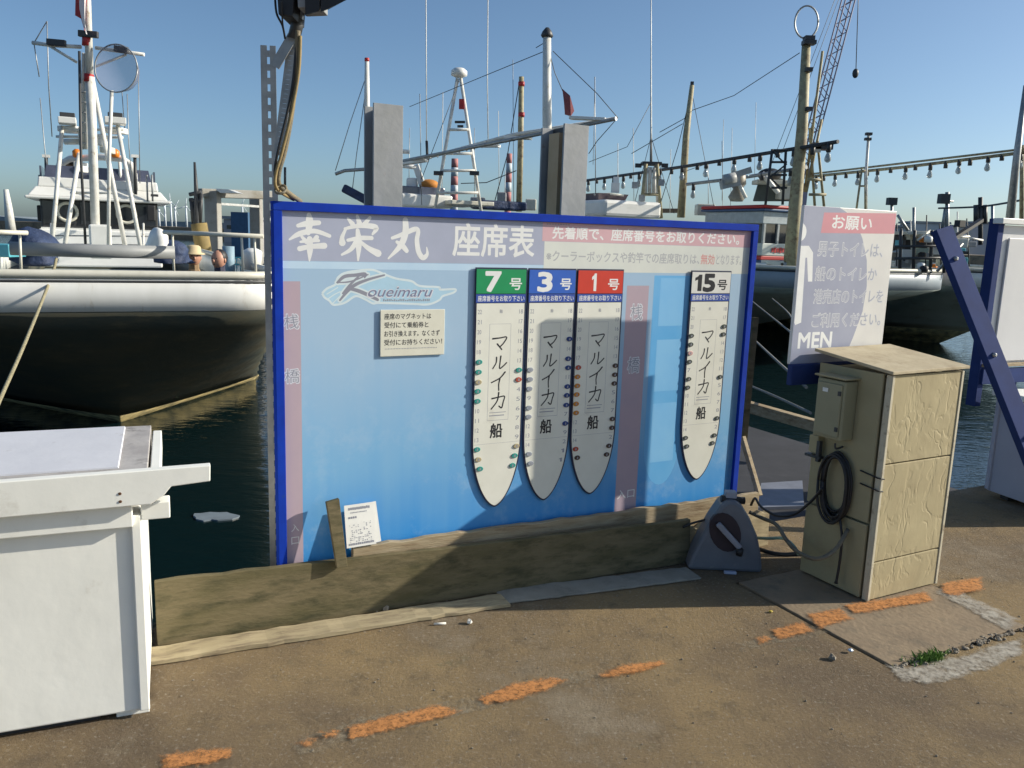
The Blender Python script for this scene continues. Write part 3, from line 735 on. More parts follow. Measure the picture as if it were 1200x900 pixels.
single(MB().span(P(870, 512, 4.55), P(890, 581, 4.40), .022, .03), 'wooden_stick', WOODL, 'thin pale wooden stick leaning at the right lower corner of the blue board', 'stick', P(890, 581, 4.4))
single(MB().span(P(885, 372, 4.62), P(871, 520, 4.58), .03, .04), 'support_batten', WOOD, 'brown batten standing just behind the right edge of the blue board', 'batten', P(876, 480, 4.58))

# leaflet propped on the timber
a = buv(400, 634)
lf = local_thing('leaflet', 'white printed leaflet with a second sheet behind it leaning on the blue board', 'leaflet', ql(a[0], -.040, .292), BRZ)
Ml = Matrix.Rotation(-.16, 3, 'X') @ Matrix.Rotation(-.02, 3, 'Y')
MB().box(Vector((.070, .0, .092)), (.128, .002, .180), Ml).build('sheet', flat('leaflet_paper', (.80, .80, .76), .6), lf)
MB().box(Vector((.090, .006, .090)), (.125, .002, .175), Matrix.Rotation(-.16, 3, 'X') @ Matrix.Rotation(-.09, 3, 'Y')).build('sheet', flat('leaflet_paper', (.8, .8, .76), .6), lf)
pr = MB(); 
def lq(x, z, w__, h__): 
    pr.add([Ml @ (Vector((x-.075+i*w__, -.0018/.86, z-.1+j*h__))*.86)+Vector((.070, 0, .092)) for i, j in ((0, 0), (1, 0), (1, 1), (0, 1))], [(0, 1, 2, 3)])
for i in range(11): lq(.02+i*.010, .178+rnd.random()*.002, .008, .012)
for i in range(12): lq(.03+i*.007, .163, .004, .005)
for i in range(4): lq(.018+i*.011, .137, .008, .010)
for r_ in range(12):
    for i in range(11):
        if rnd.random() < (.35 if r_ > 5 else .55): lq(.018+i*.0105+rnd.random()*.003, .012+r_*.009, .003+rnd.random()*.004, .002+rnd.random()*.004)
for i in range(12): lq(.012+i*.0108, .006, .008, .010)
pr.build('small_print', TXG, lf, recalc=False)

# ================================================================== STEEL POSTS BEHIND THE BOARD
def hcol(px, Yd, ztop, wf, dep, label):
    p = P(px, 240, Yd); o = local_thing('steel_column', label, 'column', (p.x, p.y, 0), BRZ)
    t = .014
    MB().box((wf/2, 0, (ztop-1.2)/2), (wf, t, ztop+1.2)).build('front_flange', GREYPAINT, o, bevel=.001)
    MB().box((wf/2, dep/2, (ztop-1.2)/2), (t, dep-t-.002, ztop+1.2-.004)).build('web', DARK if dep > .15 else GREYPAINT, o)
    MB().box((wf/2, dep, (ztop-1.2)/2), (wf, t, ztop+1.2)).build('rear_flange', GREYPAINT, o, bevel=.001)
    return o
hcol(437, 3.75, 2.155, .135, .125, 'left of the two grey steel columns rising behind the blue board')
c2_ = hcol(657, 4.2, 2.155, .14, .22, 'right of the two grey steel columns, with a brown timber in its channel')
MB().box((.03, .12, .47), (.028, .10, 3.30)).build('channel_timber', mat('bright_timber', (.62, .45, .27), .8, (.52, .36, .2), 5), c2_)

# slotted angle post with floodlight arm at the left end
sp_o = P(309, 240, 3.34)
sp = local_thing('slotted_post', 'tall galvanised slotted angle post at the left end of the blue board', 'post', (sp_o.x, sp_o.y, 0), BRZ-.35)
def slotted(mb, W_, zlo, zhi, M):
    """flange of width W_ in local x, slots punched along its middle"""
    t = .003; z = zlo; pitch = .05
    def bx(x0, x1, z0, z1):
        c = Vector(((x0+x1)/2, 0, (z0+z1)/2)); mb.box(M @ c, (x1-x0, t, z1-z0), M.to_3x3())
    bx(0, W_*.41, zlo, zhi); bx(W_*.60, W_, zlo, zhi)
    while z < zhi-.005:
        bx(W_*.41+.0005, W_*.60-.0005, z, min(z+.024, zhi)); z += pitch
ztop = P(312, 53, 3.34).z
f1 = MB(); slotted(f1, .056, -.9, ztop, Matrix.Identity(4)); f1.build('front_flange', GALV, sp)
f2 = MB(); slotted(f2, .045, -.9, ztop, Matrix.Rotation(R(90), 4, 'Z')); f2.build('side_flange', GALV, sp)
arm = world_thing('floodlight', 'black floodlight on a leaning slotted arm above the left end of the board', 'floodlight', tuple(P(330, 200, 3.12)))
def an(x, y, Y=3.12): return P(x, y, Y)
a0, a1 = an(326, 182, 3.14), an(343, 48, 3.14)
dd = (a1-a0); rails = MB()
for off in (-.013, .013):
    e = Vector((off, 0, 0)); rails.span(a0+e, a1+e, .010, .003, Vector((0, 1, 0)))
for i in range(24):
    c = a0+dd*(i+.5)/24; rails.span(c-dd.normalized()*.008, c+dd.normalized()*.008, .018, .0032, Vector((0, 1, 0)))
rails.build('slotted_arm', GALV, arm)
MB().span(an(322, 78), an(343, 42), .035, .006, Vector((0, 1, 0))).build('brace', GALV, arm)
MB().span(an(345, 48), an(352, 4), .035, .02, Vector((0, 1, 0))).build('bracket', GALV, arm)
MB().tube([an(344, 46), an(348, 30), an(350, 22)], .022, 10).build('clamp', DARK, arm)
h1 = MB(); c = an(338, -12, 3.05)
def fl_box(pts, dep):
    p = [an(x, y, 3.02) for x, y in pts]; q = [an(x, y, 3.02)+Vector((0, dep, 0)) for x, y in pts]
    return MB().hexa(p, q)
fl_box(((326, 17), (343, 20), (347, -40), (322, -40)), .16).build('housing', BLACK, arm, bevel=.004)
fl_box(((349, 9), (375, 8), (375, -40), (347, -40)), .12).build('mount_plate', GREYPAINT, arm, bevel=.003)
MB().hexa([an(358, 17, 3.0), an(374, 13, 3.0), an(376, -30, 3.0), an(356, -30, 3.0)], [an(358, 19, 3.16), an(374, 14, 3.16), an(376, -30, 3.16), an(356, -30, 3.16)]).build('lamp_hood', BLACK, arm)
MB().hexa([an(376, 14, 3.0), an(406, 0, 3.0), an(412, -30, 3.0), an(376, -30, 3.0)], [an(376, 16, 3.2), an(402, 2, 3.2), an(412, -30, 3.2), an(376, -30, 3.2)]).build('lamp_hood', BLACK, arm)
def smooth(pts, n=5):
    q = [pts[0]]+pts+[pts[-1]]; out = []
    for i in range(1, len(q)-2):
        for j in range(n):
            t = j/n; out.append(.5*((2*q[i])+(q[i+1]-q[i-1])*t+(2*q[i-1]-5*q[i]+4*q[i+1]-q[i+2])*t*t+(-q[i-1]+3*q[i]-3*q[i+1]+q[i+2])*t**3))
    out.append(pts[-1]); return out
HOSE = mat('dirty_conduit', (.22, .18, .11), .7, (.13, .12, .09), 20, bump=.002, bscale=90)
MB().tube(smooth([an(349, 36, 3.1), an(347, 80, 3.1), an(342, 130, 3.1), an(334, 175, 3.1), an(327, 200, 3.1), an(327, 216, 3.12), an(338, 226, 3.2), an(352, 236, 3.3)]), .0095, 10).build('conduit', HOSE, arm)
MB().tube(smooth([an(352, 42, 3.09), an(350, 85, 3.09), an(341, 135, 3.08), an(330, 180, 3.08), an(323, 205, 3.08), an(325, 222, 3.1), an(344, 234, 3.28)]), .006, 8).build('conduit', mat('ochre_conduit', (.30, .22, .09), .7, (.2, .15, .07), 20), arm)
MB().tube(smooth([an(348, 40, 3.1), an(344, 90, 3.09), an(337, 130, 3.09), an(326, 176, 3.09), an(322, 205, 3.1), an(330, 226, 3.16)]), .005, 8).build('cable', BLACK, arm)
MB().tube(smooth([an(322, -10, 3.05), an(324, 15, 3.05), an(331, 30, 3.06), an(334, 45, 3.1)]), .004, 6).build('cable', BLACK, arm)
MB().tube(smooth([an(330, 0, 3.0), an(331, 25, 3.03), an(333, 40, 3.1)]), .003, 6).build('cable', BLACK, arm)
lp = [an(329, 222, 3.1)+Vector((math.cos(t)*.02, math.sin(t)*.02, math.sin(t)*.016)) for t in [i*math.pi/5 for i in range(13)]]
MB().tube(lp, .005, 6).build('cable_loop', HOSE, arm)

# ================================================================== TILED UTILITY CABINET
CF = Vector((1.655, 3.583, .012)); CL = Vector((1.432, 3.90, .012)); CR = Vector((2.101, 3.761, .012))
CRZ = (math.atan2((CR-CF).y, (CR-CF).x)+math.atan2((CL-CF).y, (CL-CF).x)-math.pi/2)/2
cab = local_thing('utility_cabinet', 'beige stone-pattern utility cabinet with meter box and coiled black cable', 'cabinet', CF, CRZ)
cw, cdp, chh = (CR-CF).length+.01, (CL-CF).length, 1.055
STONE = None
def stone_mat():
    m = bpy.data.materials.new('stone_siding'); m.use_nodes = True; n = m.node_tree; L = n.links.new
    b = n.nodes['Principled BSDF']; b.inputs['Roughness'].default_value = .8
    tc = n.nodes.new('ShaderNodeTexCoord')
    mp = n.nodes.new('ShaderNodeMapping'); mp.inputs['Scale'].default_value = (1.0, 1, .55); mp.inputs['Rotation'].default_value = (0, .35, 0); L(tc.outputs['Object'], mp.inputs[0])
    nw = n.nodes.new('ShaderNodeTexNoise'); nw.inputs['Scale'].default_value = 6; nw.inputs['Detail'].default_value = 3; L(mp.outputs[0], nw.inputs[0])
    vm = n.nodes.new('ShaderNodeVectorMath'); vm.operation = 'MULTIPLY_ADD'; L(nw.outputs[1], vm.inputs[0]); vm.inputs[1].default_value = (.22, .22, .22); L(mp.outputs[0], vm.inputs[2])
    v = n.nodes.new('ShaderNodeTexNoise'); v.inputs['Scale'].default_value = 11; v.inputs['Detail'].default_value = 2.5; v.inputs['Roughness'].default_value = .45; L(vm.outputs[0], v.inputs[0])
    # turn it into long chisel ridges
    a = n.nodes.new('ShaderNodeMath'); a.operation = 'SUBTRACT'; L(v.outputs[0], a.inputs[0]); a.inputs[1].default_value = .5
    ab = n.nodes.new('ShaderNodeMath'); ab.operation = 'ABSOLUTE'; L(a.outputs[0], ab.inputs[0])
    sq = n.nodes.new('ShaderNodeMapRange'); sq.inputs[1].default_value = 0; sq.inputs[2].default_value = .05; L(ab.outputs[0], sq.inputs[0])
    n2 = n.nodes.new('ShaderNodeTexNoise'); n2.inputs['Scale'].default_value = 5; n2.inputs['Detail'].default_value = 6; L(tc.outputs['Object'], n2.inputs[0])
    fn = n.nodes.new('ShaderNodeTexNoise'); fn.inputs['Scale'].default_value = 120; fn.inputs['Detail'].default_value = 4; L(tc.outputs['Object'], fn.inputs[0])
    pm = n.nodes.new('ShaderNodeTexNoise'); pm.inputs['Scale'].default_value = 9; pm.inputs['Detail'].default_value = 2; L(tc.outputs['Object'], pm.inputs[0])
    pr_ = n.nodes.new('ShaderNodeMapRange'); pr_.inputs[1].default_value = .45; pr_.inputs[2].default_value = .6; L(pm.outputs[0], pr_.inputs[0])
    mm_ = n.nodes.new('ShaderNodeMath'); mm_.operation = 'MAXIMUM'; L(sq.outputs[0], mm_.inputs[0]); L(pr_.outputs[0], mm_.inputs[1])
    h = n.nodes.new('ShaderNodeMath'); h.operation = 'MULTIPLY_ADD'; L(mm_.outputs[0], h.inputs[0]); h.inputs[1].default_value = .40; L(v.outputs[0], h.inputs[2])
    h2 = n.nodes.new('ShaderNodeMath'); h2.operation = 'MULTIPLY_ADD'; L(fn.outputs[0], h2.inputs[0]); h2.inputs[1].default_value = .06; L(h.outputs[0], h2.inputs[2])
    bp = n.nodes.new('ShaderNodeBump'); bp.inputs['Distance'].default_value = .006; bp.inputs['Strength'].default_value = .6; L(h2.outputs[0], bp.inputs['Height']); L(bp.outputs[0], b.inputs['Normal'])
    cr = n.nodes.new('ShaderNodeValToRGB'); cr.color_ramp.elements[0].position = .3; cr.color_ramp.elements[1].position = .7
    cr.color_ramp.elements[0].color = (.42, .355, .205, 1); cr.color_ramp.elements[1].color = (.35, .29, .165, 1); L(n2.outputs[0], cr.inputs[0]); L(cr.outputs[0], b.inputs['Base Color']); return m
STONE = stone_mat()
BEIGE = mat('beige_board', (.36, .32, .195), .75, (.31, .275, .16), 3, bump=.0015, bscale=30, dirt=(.26, .21, .13), dscale=4, dlo=.58, dhi=.8)
TRIM = mat('pale_trim', (.58, .53, .40), .6, (.50, .45, .33), 8, dirt=(.25, .19, .12), dscale=20, dlo=.55, dhi=.7)
MB().box((cw/2+.004, cdp/2+.004, chh/2-.01), (cw-.02, cdp-.02, chh-.03)).build('carcass', BEIGE, cab)
def dz(px, py):   # height of a pixel on the front right face
    n_ = Vector(((CR-CF).y, -(CR-CF).x, 0)).normalized(); d = ray(px, py); return (CAM+d*((CF-CAM).dot(n_)/d.dot(n_))).z
g1 = dz(1080, 543); g2 = dz(1062, 655.5)
zz = [0.0, g2, g1, chh-.004]
for i in range(3):
    hgt = zz[i+1]-zz[i]-.006
    MB().box((cw/2, -.002, zz[i]+.003+hgt/2), (cw-.022, .022, hgt)).build('siding_panel', STONE, cab, bevel=.003)
MB().box((.004, .0, chh/2-.003), (.016, .032, chh-.008)).build('corner_trim', TRIM, cab, bevel=.002)
MB().box((cw-.004, .0, chh/2-.003), (.016, .034, chh-.008)).build('corner_trim', TRIM, cab, bevel=.002)
MB().box((-.006, cdp/2+.008, chh*.17), (.012, cdp-.036, chh*.33)).build('side_board', BEIGE, cab, bevel=.002)
MB().box((-.006, cdp/2+.008, chh*.67), (.012, cdp-.036, chh*.65)).build('side_board', BEIGE, cab, bevel=.002)
ld = MB(); e = .022
ld.hexa([(-e, -e-.006, chh-.001), (cw+e, -e-.006, chh+.004), (cw+e, cdp+e, chh+.05), (-e, cdp+e, chh+.045)],
        [(-e, -e-.006, chh+.013), (cw+e, -e-.006, chh+.018), (cw+e, cdp+e, chh+.064), (-e, cdp+e, chh+.059)])
ld.build('lid', mat('weathered_lid', (.50, .43, .29), .8, (.40, .33, .21), 5, bump=.002, bscale=40, dirt=(.27, .20, .12), dscale=7, dlo=.5, dhi=.75), cab, bevel=.002)
# meter box on the left face: local x = -; y along the face
def cs(px, py):   # pixel on the left face -> (y, z) local
    n_ = Vector(((CL-CF).y, -(CL-CF).x, 0)).normalized(); d = ray(px, py); p = CAM+d*((CF-CAM).dot(n_)/d.dot(n_)); return ((p-CF).dot((CL-CF).normalized()), p.z-CF.z)
ya, za = cs(963, 508); yb, zb = cs(1006, 447)
MBX = mat('olive_plastic', (.30, .285, .18), .5, (.27, .255, .16), 5)
mbx = MB().box((-.055, (ya+yb)/2, (za+zb)/2), (.085, abs(ya-yb), zb-za)).build('meter_box', MBX, cab, bevel=.008)
MB().box((-.102, (ya+yb)/2, (za+zb)/2), (.010, abs(ya-yb)*.86, (zb-za)*.88)).build('cover', MBX, mbx, bevel=.004)
MB().box((-.06, (ya+yb)/2, zb+.012), (.10, abs(ya-yb)+.02, .008)).build('rain_hood', BEIGE, mbx, bevel=.002)
for f_ in (.2, .8): MB().box((-.109, yb+(ya-yb)*.12, za+(zb-za)*f_), (.008, .014, .02)).build('screw', DARK, mbx)
MB().box((-.109, yb+(ya-yb)*.62, zb-.05), (.003, .03, .018)).build('label_plate', WHITE, mbx)
y1_, z1_ = cs(956, 520)
MB().box((-.03, y1_, z1_), (.045, .055, .085)).build('socket_box', BEIGE, cab, bevel=.004)
MB().box((-.045, y1_-.03, z1_-.03), (.02, .018, .10)).build('bracket', DARK, cab)
MB().box((-.04, y1_, z1_-.06), (.03, .09, .012)).build('bracket_arm', DARK, cab)
yk, zk = cs(988, 560)
# coil of cable hung on the cabinet
coil = local_thing('cable_coil', 'coil of thick black cable hanging on the shaded side of the cabinet', 'cable', CF, CRZ)
yc, zc = cs(983, 567); yt, zt = cs(985, 528); yw, zw = cs(1009, 567)
rw, rh = .078, abs(zt-zc)*.95
for i in range(8):
    ph = rnd.uniform(-.1, .1); a_, b_ = rw*rnd.uniform(.80, 1.05), rh*rnd.uniform(.84, 1.03); off = rnd.uniform(-.008, .008)
    pts = [Vector((-.030-.010*(i % 4)-.006*math.sin(t+ph), yc+off+a_*math.cos(t), zc-(.012*i*(1 if math.sin(t) < -.2 else 0))*.6+b_*math.sin(t))) for t in [2*math.pi*k/28 for k in range(29)]]
    MB().tube(pts, .0065, 8).build('cable_loop', BLACK, coil)
MB().tube(smooth([Vector((-.04, yc-.04, zc-rh)), Vector((-.05, cs(993, 630)[0], cs(993, 630)[1])), Vector((-.05, cs(990, 660)[0], cs(990, 660)[1])), Vector((-.055, cs(987, 680)[0], cs(987, 682)[1]))]), [.006]*15+[.010], 8).build('cable_tail', BLACK, coil)
MB().tube(smooth([Vector((-.02, yc, zt+.02)), Vector((-.065, yc, zt+.015)), Vector((-.075, yc, zt+.04))]), .005, 6).build('hook', DARK, coil)
for py in (551, 566):
    a_ = cs(1010, py); b_ = cs(1034, py+9)
    MB().tube([Vector((-.02, a_[0], a_[1])), Vector((-.018, b_[0]+.02, b_[1])), Vector((-.012, -.004, b_[1]-.004)), Vector((.01, -.022, b_[1]-.006))], .0035, 6).build('thin_cable', BLACK, coil)
# loose hoses and cables between weight and cabinet
def loose(name, pxs, r_, m, label, cat):
    pts = smooth([P(x, y, Y) for x, y, Y in pxs]); return single(MB().tube(pts, r_, 8), name, m, label, cat, pts[0])
loose('black_cable', [(964, 572, 3.74), (950, 588, 3.84), (930, 603, 3.9), (910, 604, 4.0), (892, 594, 4.12), (885, 584, 4.2), (880, 592, 4.25)], .007, BLACK, 'thin black cable sagging from the cable coil to the board corner', 'cable')
loose('ribbed_hose', [(878, 600, 4.1), (893, 607, 4.08), (910, 615, 3.98), (921, 632, 3.85), (934, 646, 3.74), (956, 655, 3.6), (978, 645, 3.62), (994, 620, 3.66)], .010, mat('olive_hose', (.17, .15, .10), .6, (.10, .09, .07), 30), 'thick olive hose looping low in front of the cabinet', 'hose')
loose('green_hose', [(880, 630, 4.12), (900, 631, 4.0), (918, 631, 3.9), (930, 640, 3.8), (936, 650, 3.78)], .008, mat('pale_green_hose', (.30, .46, .36), .4), 'short pale green hose beside the grey weight', 'hose')
loose('black_hose', [(880, 640, 4.08), (900, 647, 3.96), (918, 650, 3.88), (934, 649, 3.84)], .011, BLACK, 'fat black hose lying on the ground under the green hose', 'hose')
loose('wall_cable', [(800, 618, 3.98), (815, 612, 3.98), (840, 606, 4.0), (868, 600, 4.1)], .006, BLACK, 'black cable drooping along the broken board behind the grey weight', 'cable')

# ------------------------------------------------------------------ grey plastic weight with handle
T0, T1_ = G(806, 668), G(893, 672)
dT = (T1_-T0); wt = local_thing('plastic_weight', 'grey rounded triangular plastic weight with dark recess and lever handle', 'weight', T0, math.atan2(dT.y, dT.x))
TW = dT.length; th_ = .385
PLG = mat('grey_plastic', (.15, .165, .19), .5, (.12, .13, .155), 5, dirt=(.22, .22, .22), dscale=14, dlo=.6, dhi=.8)
prof = [(0, 0), (TW, 0), (TW, .03), (TW*.97, .10), (TW*.90, .19), (TW*.78, .28), (TW*.66, .345), (TW*.58, .365), (TW*.46, .365), (TW*.38, .34), (TW*.26, .26), (TW*.14, .16), (TW*.04, .07), (0, .02)]
ctr = Vector((TW*.5, .0, .15))
MB().prism(prof, 0, .13).build('shell', PLG, wt, bevel=.018)
ov = [(TW*.46+math.cos(t)*TW*.21+.02*math.sin(t)*-1, .205+math.sin(t)*.10) for t in [2*math.pi*i/20 for i in range(20)]]
MB().prism(ov, -.003, .02).build('recess', mat('dark_plum_plastic', (.035, .022, .03), .6), wt)
hd = MB().span((TW*.34, -.022, .255), (TW*.66, -.022, .135), .028, .024, Vector((0, 1, 0))).build('handle', mat('handle_grey', (.28, .29, .34), .5), wt, bevel=.006)
MB().tube([Vector((TW*.66, -.03, .135)), Vector((TW*.65, -.028, .10))], .016, 10).build('handle_tip', BLACK, wt)
MB().box((TW*.53, .06, .382), (.055, .05, .035)).build('filler_cap', mat('pale_grey_plastic', (.32, .34, .40), .5), wt, bevel=.006)
MB().tube([Vector((TW*.40, .05, .36)), Vector((TW*.72, .05, .355))], .018, 10).build('hinge', BLACK, wt)
MB().box((TW*.55, -.03, .010), (.06, .02, .014)).build('foot_tag', mat('pale_tag', (.45, .50, .65), .5), wt, bevel=.003)

# ================================================================== WHITE WOODEN BOX AT LEFT
XO = Vector((-1.165, 2.505, 0)); xd = Vector((.948, .318, 0)).normalized(); xr = math.atan2(xd.y, xd.x)+R(4)
bx = local_thing('storage_box', 'white painted wooden storage box with overhanging lid at the quay edge', 'box', XO, xr)
MB().box((-.70, .36, .362), (1.40, .72, .676)).build('body', BOXW, bx, bevel=.006)
MB().box((-.012, -.004, .362), (.03, .02, .672)).build('corner_board', BOXW, bx, bevel=.004)
MB().box((-.75, .33, .012), (1.2, .60, .024)).build('plinth', DARK, bx)
MB().box((-.05, .05, .010), (.10, .06, .020)).build('foot_block', BOXW, bx, bevel=.002)
MB().box((-.72, -.022, .705), (1.40, .024, .075)).build('lower_fascia', BOXW, bx, bevel=.003)
MB().box((.046, .02, .708), (.085, .07, .055)).build('bracket_block', BOXW, bx, bevel=.003)
fas = [(-1.5, .735), (.035, .748), (.075, .775), (.095, .800), (.21, .808), (.212, .860), (-1.5, .838)]
MB().prism(fas, -.070, -.036).build('front_rail', BOXW, bx, bevel=.003)
LIDW = mat('lid_grimy_paint', (.46, .44, .42), .75, (.34, .32, .31), 6, bump=.003, bscale=18, dirt=(.10, .09, .08), dscale=9, dlo=.52, dhi=.70)
MB().hexa([(-1.5, -.034, .765), (.028, -.034, .765), (.028, .62, .765), (-1.5, .62, .765)], [(-1.5, -.034, .845), (.028, -.034, .845), (.028, .62, .845), (-1.5, .62, .845)]).build('lid', LIDW, bx, bevel=.003)
MB().hexa([(-1.5, .02, .8455), (-.055, .02, .8455), (-.06, .60, .8455), (-1.5, .60, .8455)], [(-1.5, .02, .851), (-.058, .02, .851), (-.063, .60, .851), (-1.5, .60, .851)]).build('lid_sheet', mat('lid_sheet_paint', (.66, .67, .71), .6, (.58, .59, .63), 2, bump=.002, bscale=10, dirt=(.30, .28, .25), dscale=7, dlo=.60, dhi=.74), bx)
MB().box((.050, .25, .80), (.030, .62, .075)).build('side_rail', BOXW, bx, bevel=.003)
for x, z in ((-.05, .79), (-.05, .765), (-.42, .80), (-.44, .770), (-.8, .79)):
    MB().lathe((x, -.0702, z), [(.005, 0), (.004, .002)], 8, Vector((0, -1, 0))).build('nail', mat('rusty_nail', (.12, .05, .02), .8), bx)

# ================================================================== MEN SIGN BEHIND CABINET
mo = Vector((1.412, 3.945, 0)); md_ = Vector((.885, .466, 0)).normalized(); mn = Vector((-md_.y, md_.x, 0))
def muv(x, y):
    d = ray(x, y); p = CAM+d*((mo-CAM).dot(mn)/d.dot(mn)); return ((p-mo).dot(md_), p.z)
ms = local_thing('toilet_sign', 'tall faded sign with red heading, white man figure and MEN behind the cabinet', 'sign', mo, math.atan2(md_.y, md_.x))
tl, tr, bl, br_ = muv(942, 241), muv(1051, 247), muv(926, 432), muv(1033, 415)
u0_, u1_ = (tl[0]+bl[0])/2, (tr[0]+br_[0])/2; v1_ = (tl[1]+tr[1])/2; v0_ = 1.05
SGL = mat('faded_sign_lilac', (.34, .36, .46), .4, (.30, .32, .42), 6); SGW = mat('faded_sign_white', (.70, .69, .66), .4, (.64, .63, .61), 6); SGR = mat('faded_sign_red', (.62, .26, .30), .4, (.56, .24, .28), 6)
MB().box(((u0_+u1_)/2, .01, (v0_+v1_)/2), (u1_-u0_, .018, v1_-v0_)).build('panel', SGW, ms, bevel=.002)
cur = [(u0_+.001, v0_+.001)]+[(muv(x, y)) for x, y in ((988, 425), (1000, 395), (1011, 365), (1016, 335), (1016, 305), (1011, 280), (1004, 262), (994, 250), (984, 243))]+[(muv(984, 243)[0], v1_-.001), (u0_+.001, v1_-.001)]
cur[1] = (cur[1][0], v0_+.001)
nq = len(cur); MB().add([(a, -.0002, c) for a, c in cur], [list(range(nq))]).build('lilac_print', SGL, ms)
ra = muv(962, 270); 
MB().add([(a, -.0010, c) for a, c in (muv(962, 273), muv(1047, 274), (u1_-.002, muv(1048, 274)[1]), (u1_-.002, muv(1049, 250)[1]), muv(966, 249))], [(0, 1, 2, 3, 4)]).build('red_heading', SGR, ms)
def MT(body, x0, y0, x1, y1, m, y=-.0018, bold=.01, **k):
    a = muv(x0, y1); c = muv(x1, y0); return text_mb(body, (a[0], c[0], a[1], a[1]+abs(muv(x0, y0)[1]-a[1])), y, bold, **k).build('lettering', m, ms, recalc=False)
MT('お願い', 975, 252, 1023, 268, TXW, -.0018, .03)
for t_, x0, y0, x1 in (('男子トイレは、', 958, 283, 1036), ('船のトイレか', 955, 312, 1029), ('港売店のトイレを', 953, 339, 1036), ('ご利用ください。', 951, 367, 1033)):
    a = muv(x0, y0+17); c = muv(x1, y0); h = abs(muv(x0, y0)[1]-a[1])
    text_mb(t_, (a[0], c[0], a[1], a[1]+h), -.0014, .055).build('lettering', flat('sign_outline_white', (.62, .63, .66), .4), ms, recalc=False)
    text_mb(t_, (a[0]+.002, c[0]-.002, a[1]+.002, a[1]+h-.002), -.0020, 0.0).build('lettering', flat('sign_letter_grey', (.37, .39, .47), .4), ms, recalc=False)
a = muv(935, 408); c = muv(975, 392)
text_mb('MEN', (a[0], c[0], a[1], a[1]+.072), -.0016, .04).build('lettering', TXW, ms, recalc=False)
# man pictogram (cropped by the sign's left edge)
hx, hz = muv(939, 272)
MB().add([(max(hx+.034*math.cos(t), u0_+.001), -.0016, hz+.040*math.sin(t)) for t in [2*math.pi*i/20 for i in range(20)]], [list(range(20))]).build('man_figure', TXW, ms)
bd = [muv(*p) for p in ((937, 288), (948, 288), (953, 296), (952, 330), (947, 330), (946, 302), (944, 302), (939, 378), (932, 381), (931, 378))]
MB().add([(max(a_, u0_+.001), -.0016, c_) for a_, c_ in bd], [list(range(len(bd)))]).build('man_figure', TXW, ms)
squash(ms, .10, .001, ('panel',))
for u in (u0_+.34, u1_-.10): MB().box((u, .045, .70), (.04, .04, 1.5)).build('leg', NAVY, ms)
MB().box(((u0_+u1_)/2, -.004, 1.00), (u1_-u0_+.004, .03, .10)).build('crossbar', NAVY, ms, bevel=.003)

# ================================================================== BLUE FRAMED BOARD AT RIGHT EDGE
ro = Vector((3.07, 5.40, 0)); RRZ = R(24)
rb = local_thing('framed_board', 'second white board in a navy blue timber frame with diagonal brace at the right edge', 'notice board', ro, RRZ)
RBW = mat('board_white_paint', (.70, .70, .70), .5, (.64, .64, .64), 4, dirt=(.45, .44, .42), dscale=6, dlo=.6, dhi=.8)
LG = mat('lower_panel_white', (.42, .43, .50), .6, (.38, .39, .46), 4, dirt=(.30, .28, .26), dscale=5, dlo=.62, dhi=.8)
RW_ = 1.5
MB().box((RW_/2+.02, .0, 1.33), (RW_-.03, .02, .90)).build('upper_panel', RBW, rb, bevel=.002)
MB().box((RW_/2+.03, -.020, 1.30), (RW_-.12, .012, .80)).build('inner_sheet', mat('grey_white_sheet', (.66, .66, .66), .4, (.61, .61, .62), 3), rb, bevel=.002)
MB().box((RW_/2, -.016, 1.805), (RW_+.06, .07, .035)).build('top_cap', WHITE, rb, bevel=.003)
MB().box((.01, .02, 1.21), (.055, .07, 1.22)).build('post', NAVY, rb, bevel=.003)
MB().box((RW_+.01, .02, .95), (.055, .07, 1.74)).build('post', NAVY, rb, bevel=.003)
MB().box((RW_/2, -.018, .80), (RW_, .03, .10)).build('crossbar', NAVY, rb, bevel=.003)
MB().box((RW_/2, -.028, .875), (RW_, .03, .022)).build('ledge', WOODL, rb, bevel=.002)
pA, pB = P(1103, 268, 5.00), P(1222, 566, 4.62)
Rl = Matrix.Rotation(-RRZ, 4, 'Z') @ Matrix.Translation(-ro)
MB().span(Rl @ pA, Rl @ pB, .13, .045, Vector((0, 1, 0))).build('diagonal_brace', NAVY, rb, bevel=.003)
for f_ in (.12, .5, .82):
    MB().lathe(Rl @ (pA+(pB-pA)*f_-Vector((0, .03, 0))), [(.014, -.01), (.014, .006), (.008, .014)], 6, Vector((0, -1, 0))).build('bolt', GALV, rb)
MB().span(Rl @ P(1108, 285, 5.02), Rl @ P(1150, 258, 5.3), .028, .02).build('stay_bar', BLACK, rb)
MB().box(Rl @ P(1125, 262, 5.2), (.05, .04, .04)).build('clamp', BLACK, rb)
MB().box((.40, .05, .40), (.05, .05, .80)).build('post_foot', NAVY, rb)
B2o = Vector((3.20, 5.36, 0)); b2d = Vector((.30, -.95, 0)).normalized()
wb2 = local_thing('storage_box', 'white storage box with its shaded left side under the navy framed board', 'box', B2o, math.atan2(b2d.y, b2d.x))
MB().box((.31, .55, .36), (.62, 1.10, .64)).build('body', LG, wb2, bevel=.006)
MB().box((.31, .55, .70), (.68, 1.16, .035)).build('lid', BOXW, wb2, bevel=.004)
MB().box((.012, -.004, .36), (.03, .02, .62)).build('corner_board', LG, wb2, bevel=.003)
for x in (.10, .52): MB().box((x, .5, .02), (.06, .9, .036)).build('skid', DARK, wb2)

